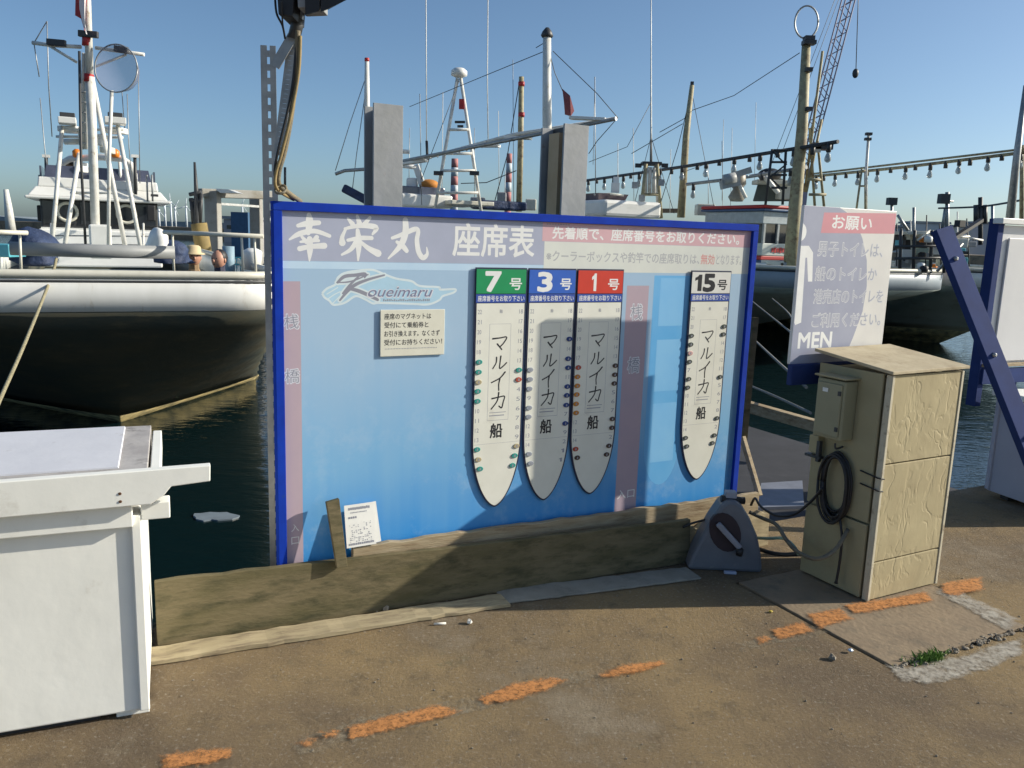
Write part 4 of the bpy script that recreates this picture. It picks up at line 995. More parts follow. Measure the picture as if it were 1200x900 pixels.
# ================================================================== BOATS
AX = Vector((-.44, .90, 0)).normalized(); BX = Vector((AX.y, -AX.x, 0))
def boat_hull(root, O, L_, hw, ztop, zk, zb, rake, m_top, m_hull, m_bot, deckz, cap=CREAMW, blunt=.42, lent=.9, fine=3.4, low=.62):
    O = Vector((O[0], O[1], 0)); zlow = WZ-.5
    def wid(z, s):
        h = min(1, max(0, (z-WZ)/(zk-WZ))); s0 = rake*(1-h)**1.15+(0 if z >= WZ else (WZ-z)*1.5)
        h2 = h**.8; e_ = max(0, (s-s0)/(fine*(1-h2)+lent*h2)); p_ = 1.0*(1-h2)+blunt*h2
        w_ = hw*(low+(1-low)*h**.6)*min(1, e_)**p_
        return w_*(1-.12*max(0, (s-L_*.6)/(L_*.4)))
    def s0_(z):
        h = min(1, max(0, (z-WZ)/(zk-WZ))); return rake*(1-h)**1.15+(0 if z >= WZ else (WZ-z)*1.5)
    def strip(zs, name, m):
        mb = MB(); n = 40
        for side in (-1, 1):
            k = len(mb.v)
            for z in zs:
                a_ = s0_(z)
                for i in range(n):
                    s = a_+(L_-a_)*(i/(n-1))**2.8; mb.v.append(O+AX*s+BX*side*wid(z, s)+Vector((0, 0, z)))
            for i in range(len(zs)-1):
                for j in range(n-1):
                    a = k+i*n+j; mb.f.append([a, a+1, a+n+1, a+n]); mb.sm.append(True)
        # transom
        k = len(mb.v)
        for z in zs:
            for side in (-1, 1): mb.v.append(O+AX*L_+BX*side*wid(z, L_)+Vector((0, 0, z)))
        for i in range(len(zs)-1): a = k+2*i; mb.f.append([a, a+1, a+3, a+2]); mb.sm.append(False)
        o = mb.build(name, m, root, recalc=False)
        bb_ = bmesh.new(); bb_.from_mesh(o.data); bmesh.ops.remove_doubles(bb_, verts=bb_.verts, dist=.002); bmesh.ops.recalc_face_normals(bb_, faces=bb_.faces); bb_.to_mesh(o.data); bb_.free()
        md = o.modifiers.new('t', 'SOLIDIFY'); md.thickness = .03; md.offset = 0; return o
    lin = lambda a, b, n: [a+(b-a)*i/(n-1) for i in range(n)]
    strip(lin(zlow, zb, 5), 'bottom_paint', m_bot)
    strip(lin(zb, zk, 9), 'hull', m_hull)
    strip(lin(zk, ztop-.07, 3), 'topside', m_top)
    # cap rail and rubbing strip follow the gunwale
    for nm_, z, rr, mm, out in (('cap_rail', ztop-.035, .045, cap, .0), ('rubbing_strip', ztop-.10, .022, DARK, .012)):
        pts = []
        for side in (-1, 1):
            q = [O+AX*(L_*(i/60)**2.8+s0_(z))+BX*side*(wid(z, L_*(i/60)**2.8+s0_(z))+out)+Vector((0, 0, z)) for i in range(61)]
            pts = q[::-1] if side == -1 else pts+q[1:]
        MB().tube(pts, rr, 6).build(nm_, mm, root)
    mb = MB(); n = 20; vs = []
    for i in range(n):
        s = s0_(deckz)+.05+(L_-s0_(deckz)-.1)*(i/(n-1))**2; ww = max(0, wid(deckz, s)-.03); vs += [O+AX*s-BX*ww+Vector((0, 0, deckz)), O+AX*s+BX*ww+Vector((0, 0, deckz))]
    mb.add(vs, [(2*i, 2*i+1, 2*i+3, 2*i+2) for i in range(n-1)]).build('deck', mat('deck_paint', (.35, .42, .40), .7, (.28, .33, .32), 3), root, recalc=False)
def obox(mb, c, sx, sy, sz):
    """box aligned with the boat: sx across, sy fore-aft"""
    M = Matrix((BX, AX, Vector((0, 0, 1)))).transposed(); return mb.box(c, (sx, sy, sz), M)
def tubes(root, name, segs, r_, m, n=8):
    mb = MB()
    for s in segs: mb.tube([P(*p) for p in s], r_, n)
    return mb.build(name, m, root)
def tb1(root, name, pts, r_, m, n=8): return MB().tube([P(*p) for p in pts], r_, n).build(name, m, root)

HGREEN = mat('dark_green_hull', (.050, .062, .055), .6, (.090, .082, .055), 1.1, stretch=(1, 1, 2.5), dirt=(.13, .115, .075), dscale=2.2, dlo=.55, dhi=.8, spec=.35, bump=.01, bscale=2)
HYEL = mat('cream_bottom_paint', (.50, .40, .18), .6, (.20, .17, .09), 3, dirt=(.06, .06, .04), dscale=4, dlo=.45, dhi=.65)
# ---- boat A (left)
OA = (-3.74, 7.75)
A = world_thing('fishing_boat', 'white bow-on fishing boat with dark hull and wheelhouse at far left', 'boat', (OA[0], OA[1], WZ), 'fishing boats moored bow to the quay')
WHULL = mat('white_hull_paint', (.78, .78, .75), .4, (.70, .70, .66), 2, dirt=(.46, .38, .27), dscale=3.2, dlo=.60, dhi=.80, stretch=(1.6, 1.6, .5))
boat_hull(A, OA, 15, 1.60, 1.17, .79, -.74, 2.9, WHULL, HGREEN, HYEL, .46, blunt=.12, lent=.40, fine=2.9, low=1.38)
# pulpit rails
for pts in ([(192, 272, 8.6), (240, 274, 8.4), (309, 277, 8.4)], [(-60, 270, 7.4), (0, 272, 7.6), (32, 273, 7.8)]): tb1(A, 'pulpit_rail', pts, .022, CREAMW)
for x, y0, y1, Y in ((202, 275, 317, 8.55), (283, 276, 318, 8.4), (298, 277, 318, 8.4), (23, 274, 318, 7.8), (-30, 272, 318, 7.6)): tb1(A, 'rail_post', [(x, y0, Y), (x+2, y1+4, Y)], .013, CREAMW)
tb1(A, 'bow_pipe', [(12, 291, 7.95), (100, 294, 8.2), (205, 296, 8.5)], .066, mat('grey_pvc', (.30, .31, .31), .5, (.25, .26, .26), 4), 14)
# wheelhouse
Wc = Vector((-7.46, 15.08, 0))
wh = MB(); obox(wh, Wc+Vector((0, 0, 1.15))+AX*1.2, 1.98, 2.4, .66); wh.build('wheelhouse', mat('bright_gelcoat', (.90, .90, .88), .35, (.84, .84, .81), 3), A, bevel=.03)
cab_ = MB(); obox(cab_, Wc+Vector((0, 0, 1.74))+AX*1.25, 1.90, 2.2, .56); wd = cab_.build('cabin_top', DARK, A, bevel=.02)
for i, (a_, w__) in enumerate(((-.66, .52), (0, .66), (.66, .52))):
    q = MB(); obox(q, Wc+BX*a_+AX*.13+Vector((0, 0, 1.77)), w__, .02, .40); pane = q.build('window', GLASS, wd, bevel=.01)
for a_ in (-.53, .42):
    c = Wc+BX*a_+AX*.10+Vector((0, 0, 1.78)); ring = [c+(BX*math.cos(t)+Vector((0, 0, 1))*math.sin(t))*.155 for t in [2*math.pi*i/20 for i in range(21)]]
    MB().tube(ring, .028, 8).build('clear_view_screen', CREAMW, wd)
q = MB(); obox(q, Wc+AX*.06+Vector((0, 0, 1.485)), 1.9, .08, .04); q.build('sill', WHITE, wd)
rf = MB(); 
def ring4(hx_, y0_, y1_, z): return [Wc+BX*x+AX*y+Vector((0, 0, z)) for x, y in ((-hx_, y0_), (hx_, y0_), (hx_, y1_), (-hx_, y1_))]
rf.hexa(ring4(1.16, -.14, 2.3, 1.99), ring4(1.16, -.14, 2.3, 2.04)); rf.hexa(ring4(1.12, -.11, 2.3, 2.041), ring4(1.0, .02, 2.2, 2.20)); rf.build('roof', WHITE, A, bevel=.02)
fb = MB(); fb.hexa(ring4(.97, .04, 2.1, 2.201), ring4(.95, .08, 2.0, 2.37)); fb.build('flybridge_coaming', WHITE, A, bevel=.02)
sc_ = MB(); sc_.hexa(ring4(.86, .14, .18, 2.371), ring4(.82, .20, .24, 2.58)); sc_.build('flybridge_screen', TINT, A)
for sx in (-1, 1):
    sd_ = MB(); sd_.hexa([Wc+BX*sx*.90+AX*a_+Vector((0, 0, z_)) for a_, z_ in ((.2, 2.371), (1.2, 2.371), (1.2, 2.56), (.2, 2.56))], [Wc+BX*sx*.93+AX*a_+Vector((0, 0, z_)) for a_, z_ in ((.2, 2.371), (1.2, 2.371), (1.2, 2.56), (.2, 2.56))]); sd_.build('side_screen', TINT, A)
tb1(A, 'flybridge_arch', [(66, 224, 15.3), (66, 204, 15.3), (70, 193, 15.3), (82, 186, 15.3), (118, 184, 15.3), (143, 186, 15.3), (153, 193, 15.3), (157, 204, 15.3), (158, 224, 15.3)], .060, WHITE)
tb1(A, 'arch_brace', [(88, 188, 15.4), (88, 222, 15.4)], .03, WHITE); tb1(A, 'arch_brace', [(140, 188, 15.4), (142, 222, 15.4)], .03, WHITE)
for x_ in (50, 172, 178, 46): tb1(A, 'corner_rail', [(x_, 205, 15.3), (x_+1, 236, 15.3)], .018, GALV)
for x in (49, 177):
    q = MB(); c = P(x, 250, 14.9); obox(q, c, .14, .10, .28); q.build('deck_speaker', BLACK, A, bevel=.02)
for x in (44, 181): q = MB(); c = P(x, 229, 15); obox(q, c, .12, .1, .04); q.build('side_lamp', DARK, A)
for x in (90, 135):
    c = P(x, 180, 15.2); MB().lathe(c-Vector((0, 0, .07)), [(.05, 0), (.075, .03), (.075, .11), (.03, .15)], 10).build('amber_lamp', ORANGE, A)
# mast and legs
RW = 12.6
tb1(A, 'mast', [(113, 298, RW), (108, 150, RW), (105.5, 90, RW)], .062, WPOLE, 12)
tb1(A, 'mast', [(105.5, 92, RW), (102, 0, RW), (100, -60, RW)], .052, WPOLE, 12)
for x, y0, y1 in ((104.3, 87, 96), (102.3, 42, 54), (100, -4, 9)): tb1(A, 'red_band', [(x, y0, RW), (x-.3, y1, RW)], .068, RED, 12)
q = MB(); c = P(118, 283, 12.5); obox(q, c, .30, .30, .50); q.build('mast_step', WHITE, A, bevel=.03)
tb1(A, 'mast_stay', [(93, 60, 12.5), (95, 190, 12.5), (101, 300, 12.5)], .02, DARK)
for a_, b_ in (((73, 148, 14), (60, 296, 13.2)), ((138, 148, 14), (166, 296, 13.2)), ((93, 180, 13.6), (74, 300, 12.8)), ((108, 92, 12.8), (149, 300, 12.8))): tb1(A, 'frame_leg', [a_, b_], .034, WPOLE, 10)
for a_, b_ in (((70, 152, 14), (145, 152, 14)), ((83, 226, 13.4), (135, 226, 13.2)), ((75, 292, 12.9), (148, 292, 12.9))): tb1(A, 'frame_rung', [a_, b_], .02, WPOLE)
for x0, x1 in ((70, 88), (124, 146)):
    q = MB(); c = (P(x0, 142, 14)+P(x1, 142, 14))/2; obox(q, c, (x1-x0)*14/970, .35, .10); q.build('platform', WHITE, A, bevel=.01)
    q = MB(); c = (P(x0, 135, 14)+P(x1, 135, 14))/2; obox(q, c, .22, .16, .07); q.build('flood_lamp', DARK, A, bevel=.01)
for x0_, x1_, y0_, y1_, m_ in ((72, 95, 148, 156, WHITE), (124, 146, 149, 157, WHITE), (96, 104, 150, 172, CREAMW), (118, 126, 158, 172, WHITE), (92, 99, 190, 202, WHITE), (121, 131, 172, 180, CREAMW)):
    q = MB(); a_ = P(x0_, y0_, 14.3); b_ = P(x1_, y1_, 14.3); q.box((a_+b_)/2, (abs(b_.x-a_.x), .3, abs(b_.z-a_.z))); q.build('radar_box', m_, A, bevel=.02)
for x_ in (97, 101): tb1(A, 'mast_conduit', [(x_, 175, 12.9), (x_, 100, 12.8), (x_+1, 62, 12.7)], .024, WPOLE, 6)
for y_ in range(108, 172, 12): tb1(A, 'mast_step_rung', [(94, y_, 12.75), (101, y_, 12.75)], .012, GALV, 5)
tb1(A, 'scanner_bar', [(76, 166, 14.4), (94, 166, 14.4)], .05, WHITE); tb1(A, 'scanner_bar', [(66, 160, 14), (144, 161, 14)], .022, WPOLE)
for x_ in (60, 168): tb1(A, 'deck_rail', [(x_, 262, 14), (x_, 292, 13.6)], .018, WPOLE)
for y_ in (286, 276): tb1(A, 'deck_rail', [(52, y_, 14), (178, y_+1, 14)], .012, GALV)
tb1(A, 'yardarm', [(38, 50, 12.6), (60, 53, 12.6), (95, 55, 12.6)], .028, WPOLE)
tb1(A, 'yardarm', [(112, 56, 12.6), (140, 60, 12.6), (169, 64, 12.6)], .026, WPOLE)
tb1(A, 'yard_brace', [(55, 52, 12.6), (90, 73, 12.6)], .02, WPOLE); tb1(A, 'yard_brace', [(112, 78, 12.6), (148, 64, 12.6)], .018, WPOLE)
for x0, x1, y in ((55, 77, 49), (92, 115, 39), (134, 150, 57)):
    q = MB(); q.span(P(x0, y, 12.55), P(x1, y+2, 12.55), .09, .06, Vector((0, 1, 0))); q.build('flood_lamp', DARK, A, bevel=.01)
for s_ in ([(40, 52, 12.6), (46, 90, 12.6)], [(55, 25, 13), (57, 100, 13), (61, 160, 13.4)], [(40, 50, 13), (55, 25, 13)], [(47, 115, 15), (53, 180, 15), (58, 212, 15)], [(149, 110, 15), (151, 170, 15), (155, 215, 15)], [(162, 80, 15), (164, 215, 15)], [(143, 108, 15), (146, 150, 15)]): tb1(A, 'antenna', s_, .008, GALV, 5)
for x in (54, 158): tb1(A, 'rail_stanchion', [(x, 184, 15.2), (x+1, 228, 15.2)], .03, DARK); 
for x in (54, 158): q = MB(); obox(q, P(x, 183, 15.2), .12, .1, .05); q.build('lamp_bracket', WHITE, A)
# landing net on its pole
NETM = bpy.data.materials.new('net_mesh'); NETM.use_nodes = True; b = NETM.node_tree.nodes['Principled BSDF']; b.inputs['Base Color'].default_value = (.25, .25, .32, 1); b.inputs['Alpha'].default_value = .40; b.inputs['Roughness'].default_value = 1; b.inputs['Specular IOR Level'].default_value = 0
net = world_thing('landing_net', 'large grey landing net on a white pole hoisted on the left boat', 'net', tuple(P(128, 300, 12.2)), None)
c = P(136, 80, 12.2); rn = .30
hoop = [c+Vector((math.cos(t)*rn*1.0, .04*math.sin(t), math.sin(t)*rn*1.1)) for t in [2*math.pi*i/28 for i in range(29)]]
MB().tube(hoop, .010, 6).build('hoop', GALV, net)
nv = MB(); 
for i in range(7):
    f_ = 1-i/6.5
    for j in range(20):
        t = 2*math.pi*j/20; nv.v.append(c+Vector((math.cos(t)*rn*f_, .22*math.sin(math.acos(f_))*1.5, math.sin(t)*rn*1.1*f_-.06*(1-f_))))
nv.f.append([120+j for j in range(20)]); nv.sm.append(True)
for i in range(6):
    for j in range(20): nv.f.append([i*20+j, i*20+(j+1) % 20, (i+1)*20+(j+1) % 20, (i+1)*20+j]); nv.sm.append(True)
nv.build('netting', NETM, net, recalc=False)
MB().tube([P(131, 106, 12.2), P(128, 180, 12.2), P(127, 302, 12.2)], .026, 8).build('pole', WPOLE, net)
# signal flags
fg = world_thing('signal_flag', 'tattered red and white flag tied to the top of the left boat mast', 'flag', tuple(P(97, 20, 12.5)))
for k, (pts, m_) in enumerate(((((89, -30), (97, -30), (96, 20), (99, 36), (95, 22), (88, 18)), RED), (((92, -28), (99, -30), (99, 30), (101, 40), (97, 28), (93, 10)), flat('flag_white', (.75, .70, .70), .8)))):
    p_ = [P(x, y, 12.45-.06*k) for x, y in pts]; q_ = [v+Vector((.01, .02+.03*math.sin(i*2), 0)) for i, v in enumerate(p_)]; n = len(p_)
    MB().add(p_+q_, [list(range(n)), list(range(2*n-1, n-1, -1))]+[(i, (i+1) % n, (i+1) % n+n, i+n) for i in range(n)]).build('cloth', m_, fg)
def lump(c, r, seed, n=16, m=11):
    rr = random.Random(seed); mb = MB().ell((0, 0, 0), (1, 1, 1), n, m); ph = [(rr.uniform(2, 6), rr.uniform(0, 6), Vector((rr.gauss(0, 1), rr.gauss(0, 1), rr.gauss(0, 1))).normalized()) for _ in range(7)]
    for i, v in enumerate(mb.v):
        k = 1+sum(.10*math.sin(f*v.dot(d)+p) for f, p, d in ph); v = v*k
        if v.z < -.4: v = Vector((v.x*1.25, v.y*1.25, -.4+(v.z+.4)*.3))
        mb.v[i] = Vector((v.x*r[0], v.y*r[1], v.z*r[2]))+Vector(c)
    return mb
q = MB(); q.box(P(85, 205, 15.5), (.16, .2, .42)); q.build('helm_cover', mat('brown_canvas', (.16, .11, .08), .9), A, bevel=.03)
q = MB(); q.lathe(P(84, 194, 15.5), [(.02, 0), (.12, .01), (.11, .06), (.03, .10)], 12); q.build('helm_lamp', BLACK, A)
# deck clutter on the left boat
c = P(42, 290, 9.0); tp = lump(c-Vector((0, 0, .05)), (.22, .25, .22), 3); o = single(tp, 'tarp_bundle', TARP, 'dark blue tarpaulin bundle on the bow deck left of the wheelhouse', 'tarpaulin', c-Vector((0, 0, .3)))
c = P(8, 290, 8.6); single(MB().box(c-Vector((.1, 0, .03)), (.42, .3, .13)), 'fish_crate', CYAN, 'pale cyan plastic fish crate at the left edge on the bow deck', 'crate', c-Vector((0, 0, .1)), bevel=.01)
c = P(185, 285, 9.6); mbq = lump(c, (.10, .10, .17), 8, 10, 8); single(mbq, 'white_buoys', WHITE, 'cluster of white float buoys beside the wheelhouse front', 'buoys', c-Vector((0, 0, .15)))
c = P(200, 300, 9.8); tp = lump(c, (.20, .22, .17), 5); single(tp, 'tarp_bundle', TARP, 'blue tarpaulin bundle behind the right bow rail near the buoys', 'tarpaulin', c-Vector((0, 0, .2)))
loose('mooring_rope', [(66, 303, 8.0), (60, 325, 7.7), (30, 400, 6.3), (0, 468, 5.3), (-40, 560, 4.2)], .014, ROPE, 'yellowish mooring rope running from the left boat bow to the quay', 'rope')
tb_ = [(7, 222, 22), (10, 245, 22), (13, 272, 22)]
single(MB().tube([P(*p) for p in tb_], [.06, .10, .13], 8), 'bare_pole', WPOLE, 'leaning pale pole rising beyond the left boat at the picture edge', 'pole', P(13, 272, 22))

# people sitting on the bow deck: one continuous skinned body each
def person(px, py, Y, shirt, hat, face, label, turn=0):
    hd_ = P(px, py, Y); root = world_thing('person', label, 'person', (hd_.x, hd_.y, hd_.z-.80))
    B_ = lambda x, y, z: hd_+Vector((x*math.cos(turn)-y*math.sin(turn), x*math.sin(turn)+y*math.cos(turn), z))
    J = [((0,.05,-.72),.13),((0,.04,-.50),.14),((0,.02,-.30),.15),((0,.01,-.18),.065),((0,0,-.08),.06),((0,0,0),.09),((0,-.005,.07),.08),
         ((-.17,.02,-.26),.065),((-.24,-.04,-.46),.045),((-.16,-.24,-.50),.035),((-.13,-.30,-.50),.03),
         ((.17,.02,-.26),.065),((.24,-.04,-.46),.045),((.16,-.24,-.50),.035),((.13,-.30,-.50),.03),
         ((-.12,-.05,-.74),.085),((-.27,-.34,-.66),.065),((-.08,-.40,-.72),.045),((.02,-.44,-.74),.04),
         ((.12,-.05,-.74),.085),((.27,-.34,-.66),.065),((.08,-.48,-.72),.045),((-.02,-.52,-.74),.04)]
    E_ = [(0,1),(1,2),(2,3),(3,4),(4,5),(5,6),(2,7),(7,8),(8,9),(9,10),(2,11),(11,12),(12,13),(13,14),(0,15),(15,16),(16,17),(17,18),(0,19),(19,20),(20,21),(21,22)]
    me = bpy.data.meshes.new('body'); me.from_pydata([B_(*j[0])-Vector(root['_o']) for j in J], E_, []); me.materials.append(shirt)
    o = link(bpy.data.objects.new('body', me)); o.parent = root
    md = o.modifiers.new('skin', 'SKIN')
    for v, j in zip(me.skin_vertices[0].data, J): v.radius = (j[1], j[1])
    me.skin_vertices[0].data[0].use_root = True
    ss = o.modifiers.new('s', 'SUBSURF'); ss.levels = 1; ss.render_levels = 1
    f_ = MB().ell(B_(0, -.012, .01), (.082, .092, .112), 14, 10); f_.ell(B_(0, -.105, -.005), (.014, .02, .022), 6, 5)
    for s in (-1, 1): f_.ell(B_(.08*s, 0, 0), (.014, .02, .03), 6, 5)
    f_.build('face', SKIN, root)
    ey = MB()
    for s in (-1, 1): ey.ell(B_(.032*s, -.092, .025), (.012, .008, .007), 6, 4)
    ey.ell(B_(0, -.098, -.048), (.022, .006, .006), 6, 4)
    ey.build('eyes_and_mouth', BLACK, root)
    if hat: MB().lathe(B_(0, 0, .05), [(.135, -.01), (.135, 0), (.09, .015), (.085, .08), (.06, .10), (.01, .105)], 18).build('straw_hat', STRAW, root)
    else: MB().ell(B_(0, .015, .035), (.088, .096, .098), 12, 8).build('hair', BLACK, root)
    for s in (-1, 1):
        h_ = MB().ell(B_(.13*s, -.32, -.50), (.04, .05, .02), 8, 6)
        for k in range(5): h_.tube([B_(.13*s+(k-2)*.016, -.35, -.50), B_(.13*s+(k-2)*.018, -.39+.006*abs(k-2), -.505), B_(.13*s+(k-2)*.018, -.40+.006*abs(k-2), -.525)], [.009, .008, .006], 6)
        h_.build('hand', SKIN, root)
person(227, 302, 10.2, flat('shirt_tan', (.30, .20, .11), .8), True, 0, 'person in a wide straw hat sitting on the left boat bow deck', .5)
person(257, 305, 9.9, flat('shirt_dark', (.05, .05, .08), .8), False, 0, 'bareheaded dark haired person sitting behind the bow rail of the left boat', -.3)

# ---- harbour gantry, yellow post etc behind the left boat
GC = mat('pale_concrete', (.36, .35, .32), .85, (.28, .27, .24), 1.5, dirt=(.20, .17, .12), dscale=1.5, dlo=.5, dhi=.75)
gt = world_thing('concrete_gantry', 'pale concrete gantry frame beyond the bow rail left of the big board', 'gantry', tuple(G(250, 420, WZ)))
def vpost(px, yt, Y, w__, m_, name, root):
    a_ = P(px, yt, Y); return MB().box((a_.x, a_.y, (a_.z+WZ-1)/2), (w__, w__, a_.z-WZ+1)).build(name, m_, root, bevel=.02)
vpost(249, 224, 22, .34, GC, 'column', gt); vpost(300, 233, 24, .30, GC, 'column', gt)
MB().span(P(232, 226, 21.8), P(318, 229, 23.5), .4, .22).build('crossbeam', GC, gt, bevel=.02)
MB().span(P(258, 239, 22.3), P(302, 242, 23.3), .12, .06).build('lower_beam', GALV, gt)
MB().hexa([P(252, 221, 21.7), P(268, 222, 21.7), P(278, 226, 21.7), P(258, 226, 21.7)], [v+Vector((0, .5, 0)) for v in (P(252, 221, 21.7), P(268, 222, 21.7), P(278, 226, 21.7), P(258, 226, 21.7))]).build('cap_sheet', WHITE, gt)
yp = world_thing('mooring_post', 'ochre yellow post with lashed dark spar standing behind the seated people', 'post', tuple(G(240, 420, WZ)))
MB().tube([P(233, 262, 18), P(238, 290, 18), P(239, 330, 18)], .17, 12).build('post', mat('ochre_paint', (.34, .25, .09), .8, (.20, .15, .06), 3), yp)
MB().tube([P(228, 190, 18), P(230, 225, 18), P(231, 262, 18), P(233, 300, 18)], [.025, .05, .08, .09], 8).build('spar', DARK, yp)
for a_, b_ in (((222, 228, 18), (236, 225, 18)), ((224, 232, 18), (227, 262, 18)), ((222, 234, 18), (237, 236, 18)), ((236, 227, 18), (234, 262, 18))): MB().tube([P(*a_), P(*b_)], .045, 6).build('lashed_gear', DARK, yp)
c = P(285, 262, 30); single(MB().box((c.x, c.y, .7), (.6, .8, 2.9)), 'blue_locker', mat('blue_sheet', (.05, .12, .22), .6), 'dark blue steel locker standing under the gantry beam', 'locker', (c.x, c.y, -.9))
c = P(268, 308, 11.2); single(MB().tube([c-Vector((0, 0, .25)), c+Vector((0, 0, .22))], .08, 12), 'blue_drum', mat('sky_blue_plastic', (.26, .38, .46), .6), 'pale blue drum on the deck behind the bareheaded person', 'drum', c-Vector((0, 0, .25)))
cr_ = MB(); 
for i in range(7): cr_.tube([P(273+i*4.5, 303, 11.4), P(273+i*4.5, 318, 11.4)], .008, 5)
for y in (302, 310): cr_.tube([P(270, y, 11.4), P(304, y, 11.4)], .012, 5)
single(cr_, 'cyan_rack', CYAN, 'cyan wire rack on the deck beside the pale blue drum', 'rack', P(285, 318, 11.4))
c = P(296, 304, 10.5); single(MB().lathe(c-Vector((0, 0, .13)), [(.10, 0), (.12, .22), (.11, .24), (.05, .27)], 14), 'white_bucket', WHITE, 'white lidded bucket on the deck close to the slotted post', 'bucket', c-Vector((0, 0, .13)))

# ---- generic hidden-hull boat with a named set of tops
def small_boat(px, Y, label, beam=1.7, L_=12, ztop=.75):
    c = P(px, 280, Y); O = (c.x, c.y)
    r_ = world_thing('fishing_boat', label, 'boat', (O[0], O[1], WZ), 'fishing boats moored bow to the quay')
    boat_hull(r_, O, L_, beam, ztop, ztop-.3, -.6, 2.2, WHITE, mat('blue_hull', (.05, .10, .22), .35), HYEL, ztop-.4)
    return r_
def A_tower(root, xl, xr, yb_, xt, yt, Y, m_, rungs, rr=.035, deep=.6):
    for dY in (0, deep):
        tb1(root, 'tower_leg', [(xl, yb_, Y+dY), (xt-2, yt, Y+deep/2)], rr, m_); tb1(root, 'tower_leg', [(xr, yb_, Y+dY), (xt+2, yt, Y+deep/2)], rr, m_)
    for y in rungs:
        f_ = (y-yt)/(yb_-yt); tb1(root, 'tower_rung', [(xt-2+(xl-xt+2)*f_, y, Y), (xt+2+(xr-xt-2)*f_, y, Y)], rr*.8, m_)

B1 = small_boat(500, 19, 'white flybridge boat with tapering radar tower, seen above the board left of centre')
A_tower(B1, 507, 566, 262, 538, 92, 20, WPOLE, (152, 180, 200, 226), .04, .8)
c = P(538, 88, 20.4); MB().lathe(c-Vector((0, 0, .05)), [(.10, 0), (.19, .04), (.19, .14), (.12, .20), (.02, .22)], 16).build('radar_dome', WHITE, B1)
q = MB(); q.box(P(541, 122, 20.3), (.12, .1, .22)); q.build('red_lamp', RED, B1)
for y, x0, x1 in ((143, 533, 545), (148, 536, 543)): tb1(B1, 'aerial_bar', [(x0, y, 20.3), (x1, y, 20.3)], .03, DARK)
for x in (514, 556): q = MB(); q.box(P(x, 203, 20), (.22, .15, .09)); q.build('tower_lamp', DARK, B1)
tb1(B1, 'whip_antenna', [(499, -40, 20), (500, 190, 20)], .012, WPOLE, 5); tb1(B1, 'whip_antenna', [(572, -30, 20), (571, 90, 20), (572, 165, 20)], .012, WPOLE, 5)
tb1(B1, 'whip_antenna', [(492, 110, 20), (494, 240, 20)], .01, GALV, 5); tb1(B1, 'whip_antenna', [(601, 70, 22), (602, 240, 22)], .008, GALV, 5)
tb1(B1, 'aerial_base', [(500, 165, 20), (501, 190, 20)], .035, DARK, 6)
q = MB(); c = P(491, 236, 20.6); obox(q, c, 1.3, 1.2, .30); q.build('flybridge', WHITE, B1, bevel=.05)
q = MB(); c = P(491, 225, 20.4); obox(q, c, 1.1, .6, .22); q.build('windscreen', TINT, B1, bevel=.02)
q = MB(); c = P(503, 217, 20.5); q.ell(c, (.25, .25, .14), 12, 8); q.build('orange_cover', mat('orange_cover_cloth', (.55, .22, .04), .8), B1)
q = MB(); c = P(483, 217, 20.5); q.box(c, (.26, .26, .34)); q.build('seat_back', WHITE, B1, bevel=.05)
q = MB(); q.span(P(487, 193, 20.4), P(495, 217, 20.4), .16, .10, Vector((0, 1, 0))); q.build('radar_arch', WHITE, B1, bevel=.02)
tb1(B1, 'arch_bar', [(466, 193, 20.4), (488, 196, 20.4)], .06, WHITE); tb1(B1, 'arch_bar', [(464, 177, 20.4), (480, 178, 20.4)], .05, WHITE)
q = MB(); c = P(536, 239, 21); obox(q, c, 1.1, 2, .10); q.build('cabin_roof', CREAMW, B1, bevel=.02)

B2 = small_boat(600, 23, 'boat with tall pale mast and long white outrigger gangway above the board centre', 1.9)
tb1(B2, 'mast', [(642, 250, 15), (641, 130, 15), (641, 42, 15)], [.085, .08, .07], WPOLE, 12)
q = MB(); q.lathe(P(641, 44, 15), [(.09, 0), (.11, .03), (.08, .10), (.03, .16)], 10); q.build('mast_lamp', DARK, B2)
# gangway: two chords with rungs and plates
c0, c1 = P(466, 190, 17.5), P(722, 139, 14.2); d0, d1 = P(466, 200, 17.8), P(724, 137, 14.6)
MB().tube([c0, (c0+c1)/2, c1], .035, 8).build('gangway_chord', GALV, B2)
MB().tube([P(470, 193, 18.5), P(600, 158, 16.6), P(716, 140, 14.8)], .035, 8).build('gangway_chord', WPOLE, B2)
for i in range(26):
    f_ = (i+.5)/26; a_ = c0+(c1-c0)*f_; e_ = P(470, 193, 18.5)*(1-f_)+P(716, 140, 14.8)*f_; MB().tube([a_, e_], .018, 6).build('gangway_rung', WPOLE, B2)
for a_, b_ in (((466, 193, 17.4), (500, 188, 17.2)), ((555, 171, 16.6), (585, 171, 16.4)), ((592, 161, 15.9), (622, 162, 15.7)), ((668, 138, 14.6), (710, 140, 14.4))):
    q = MB(); q.span(P(*a_), P(*b_), .16, .05); q.build('gangway_plate', WHITE, B2, bevel=.005)
for s_ in ([(648, 60, 15), (700, 110, 14.8), (724, 138, 14.4)], [(638, 50, 15), (628, 56, 15)], [(644, 62, 15), (650, 85, 15), (660, 108, 15)], [(724, 138, 14.4), (700, 165, 14.6), (690, 180, 14.8)], [(638, 60, 15), (560, 92, 17), (480, 125, 19)]): tb1(B2, 'rigging_line', s_, .007, DARK, 5)
tb1(B2, 'mast', [(608, 248, 22), (610, 170, 22), (611, 90, 22)], [.08, .08, .065], RUSTY, 10)
for y in (96, 132): tb1(B2, 'mast_band', [(611, y, 22), (611, y+5, 22)], .085, RED, 10)
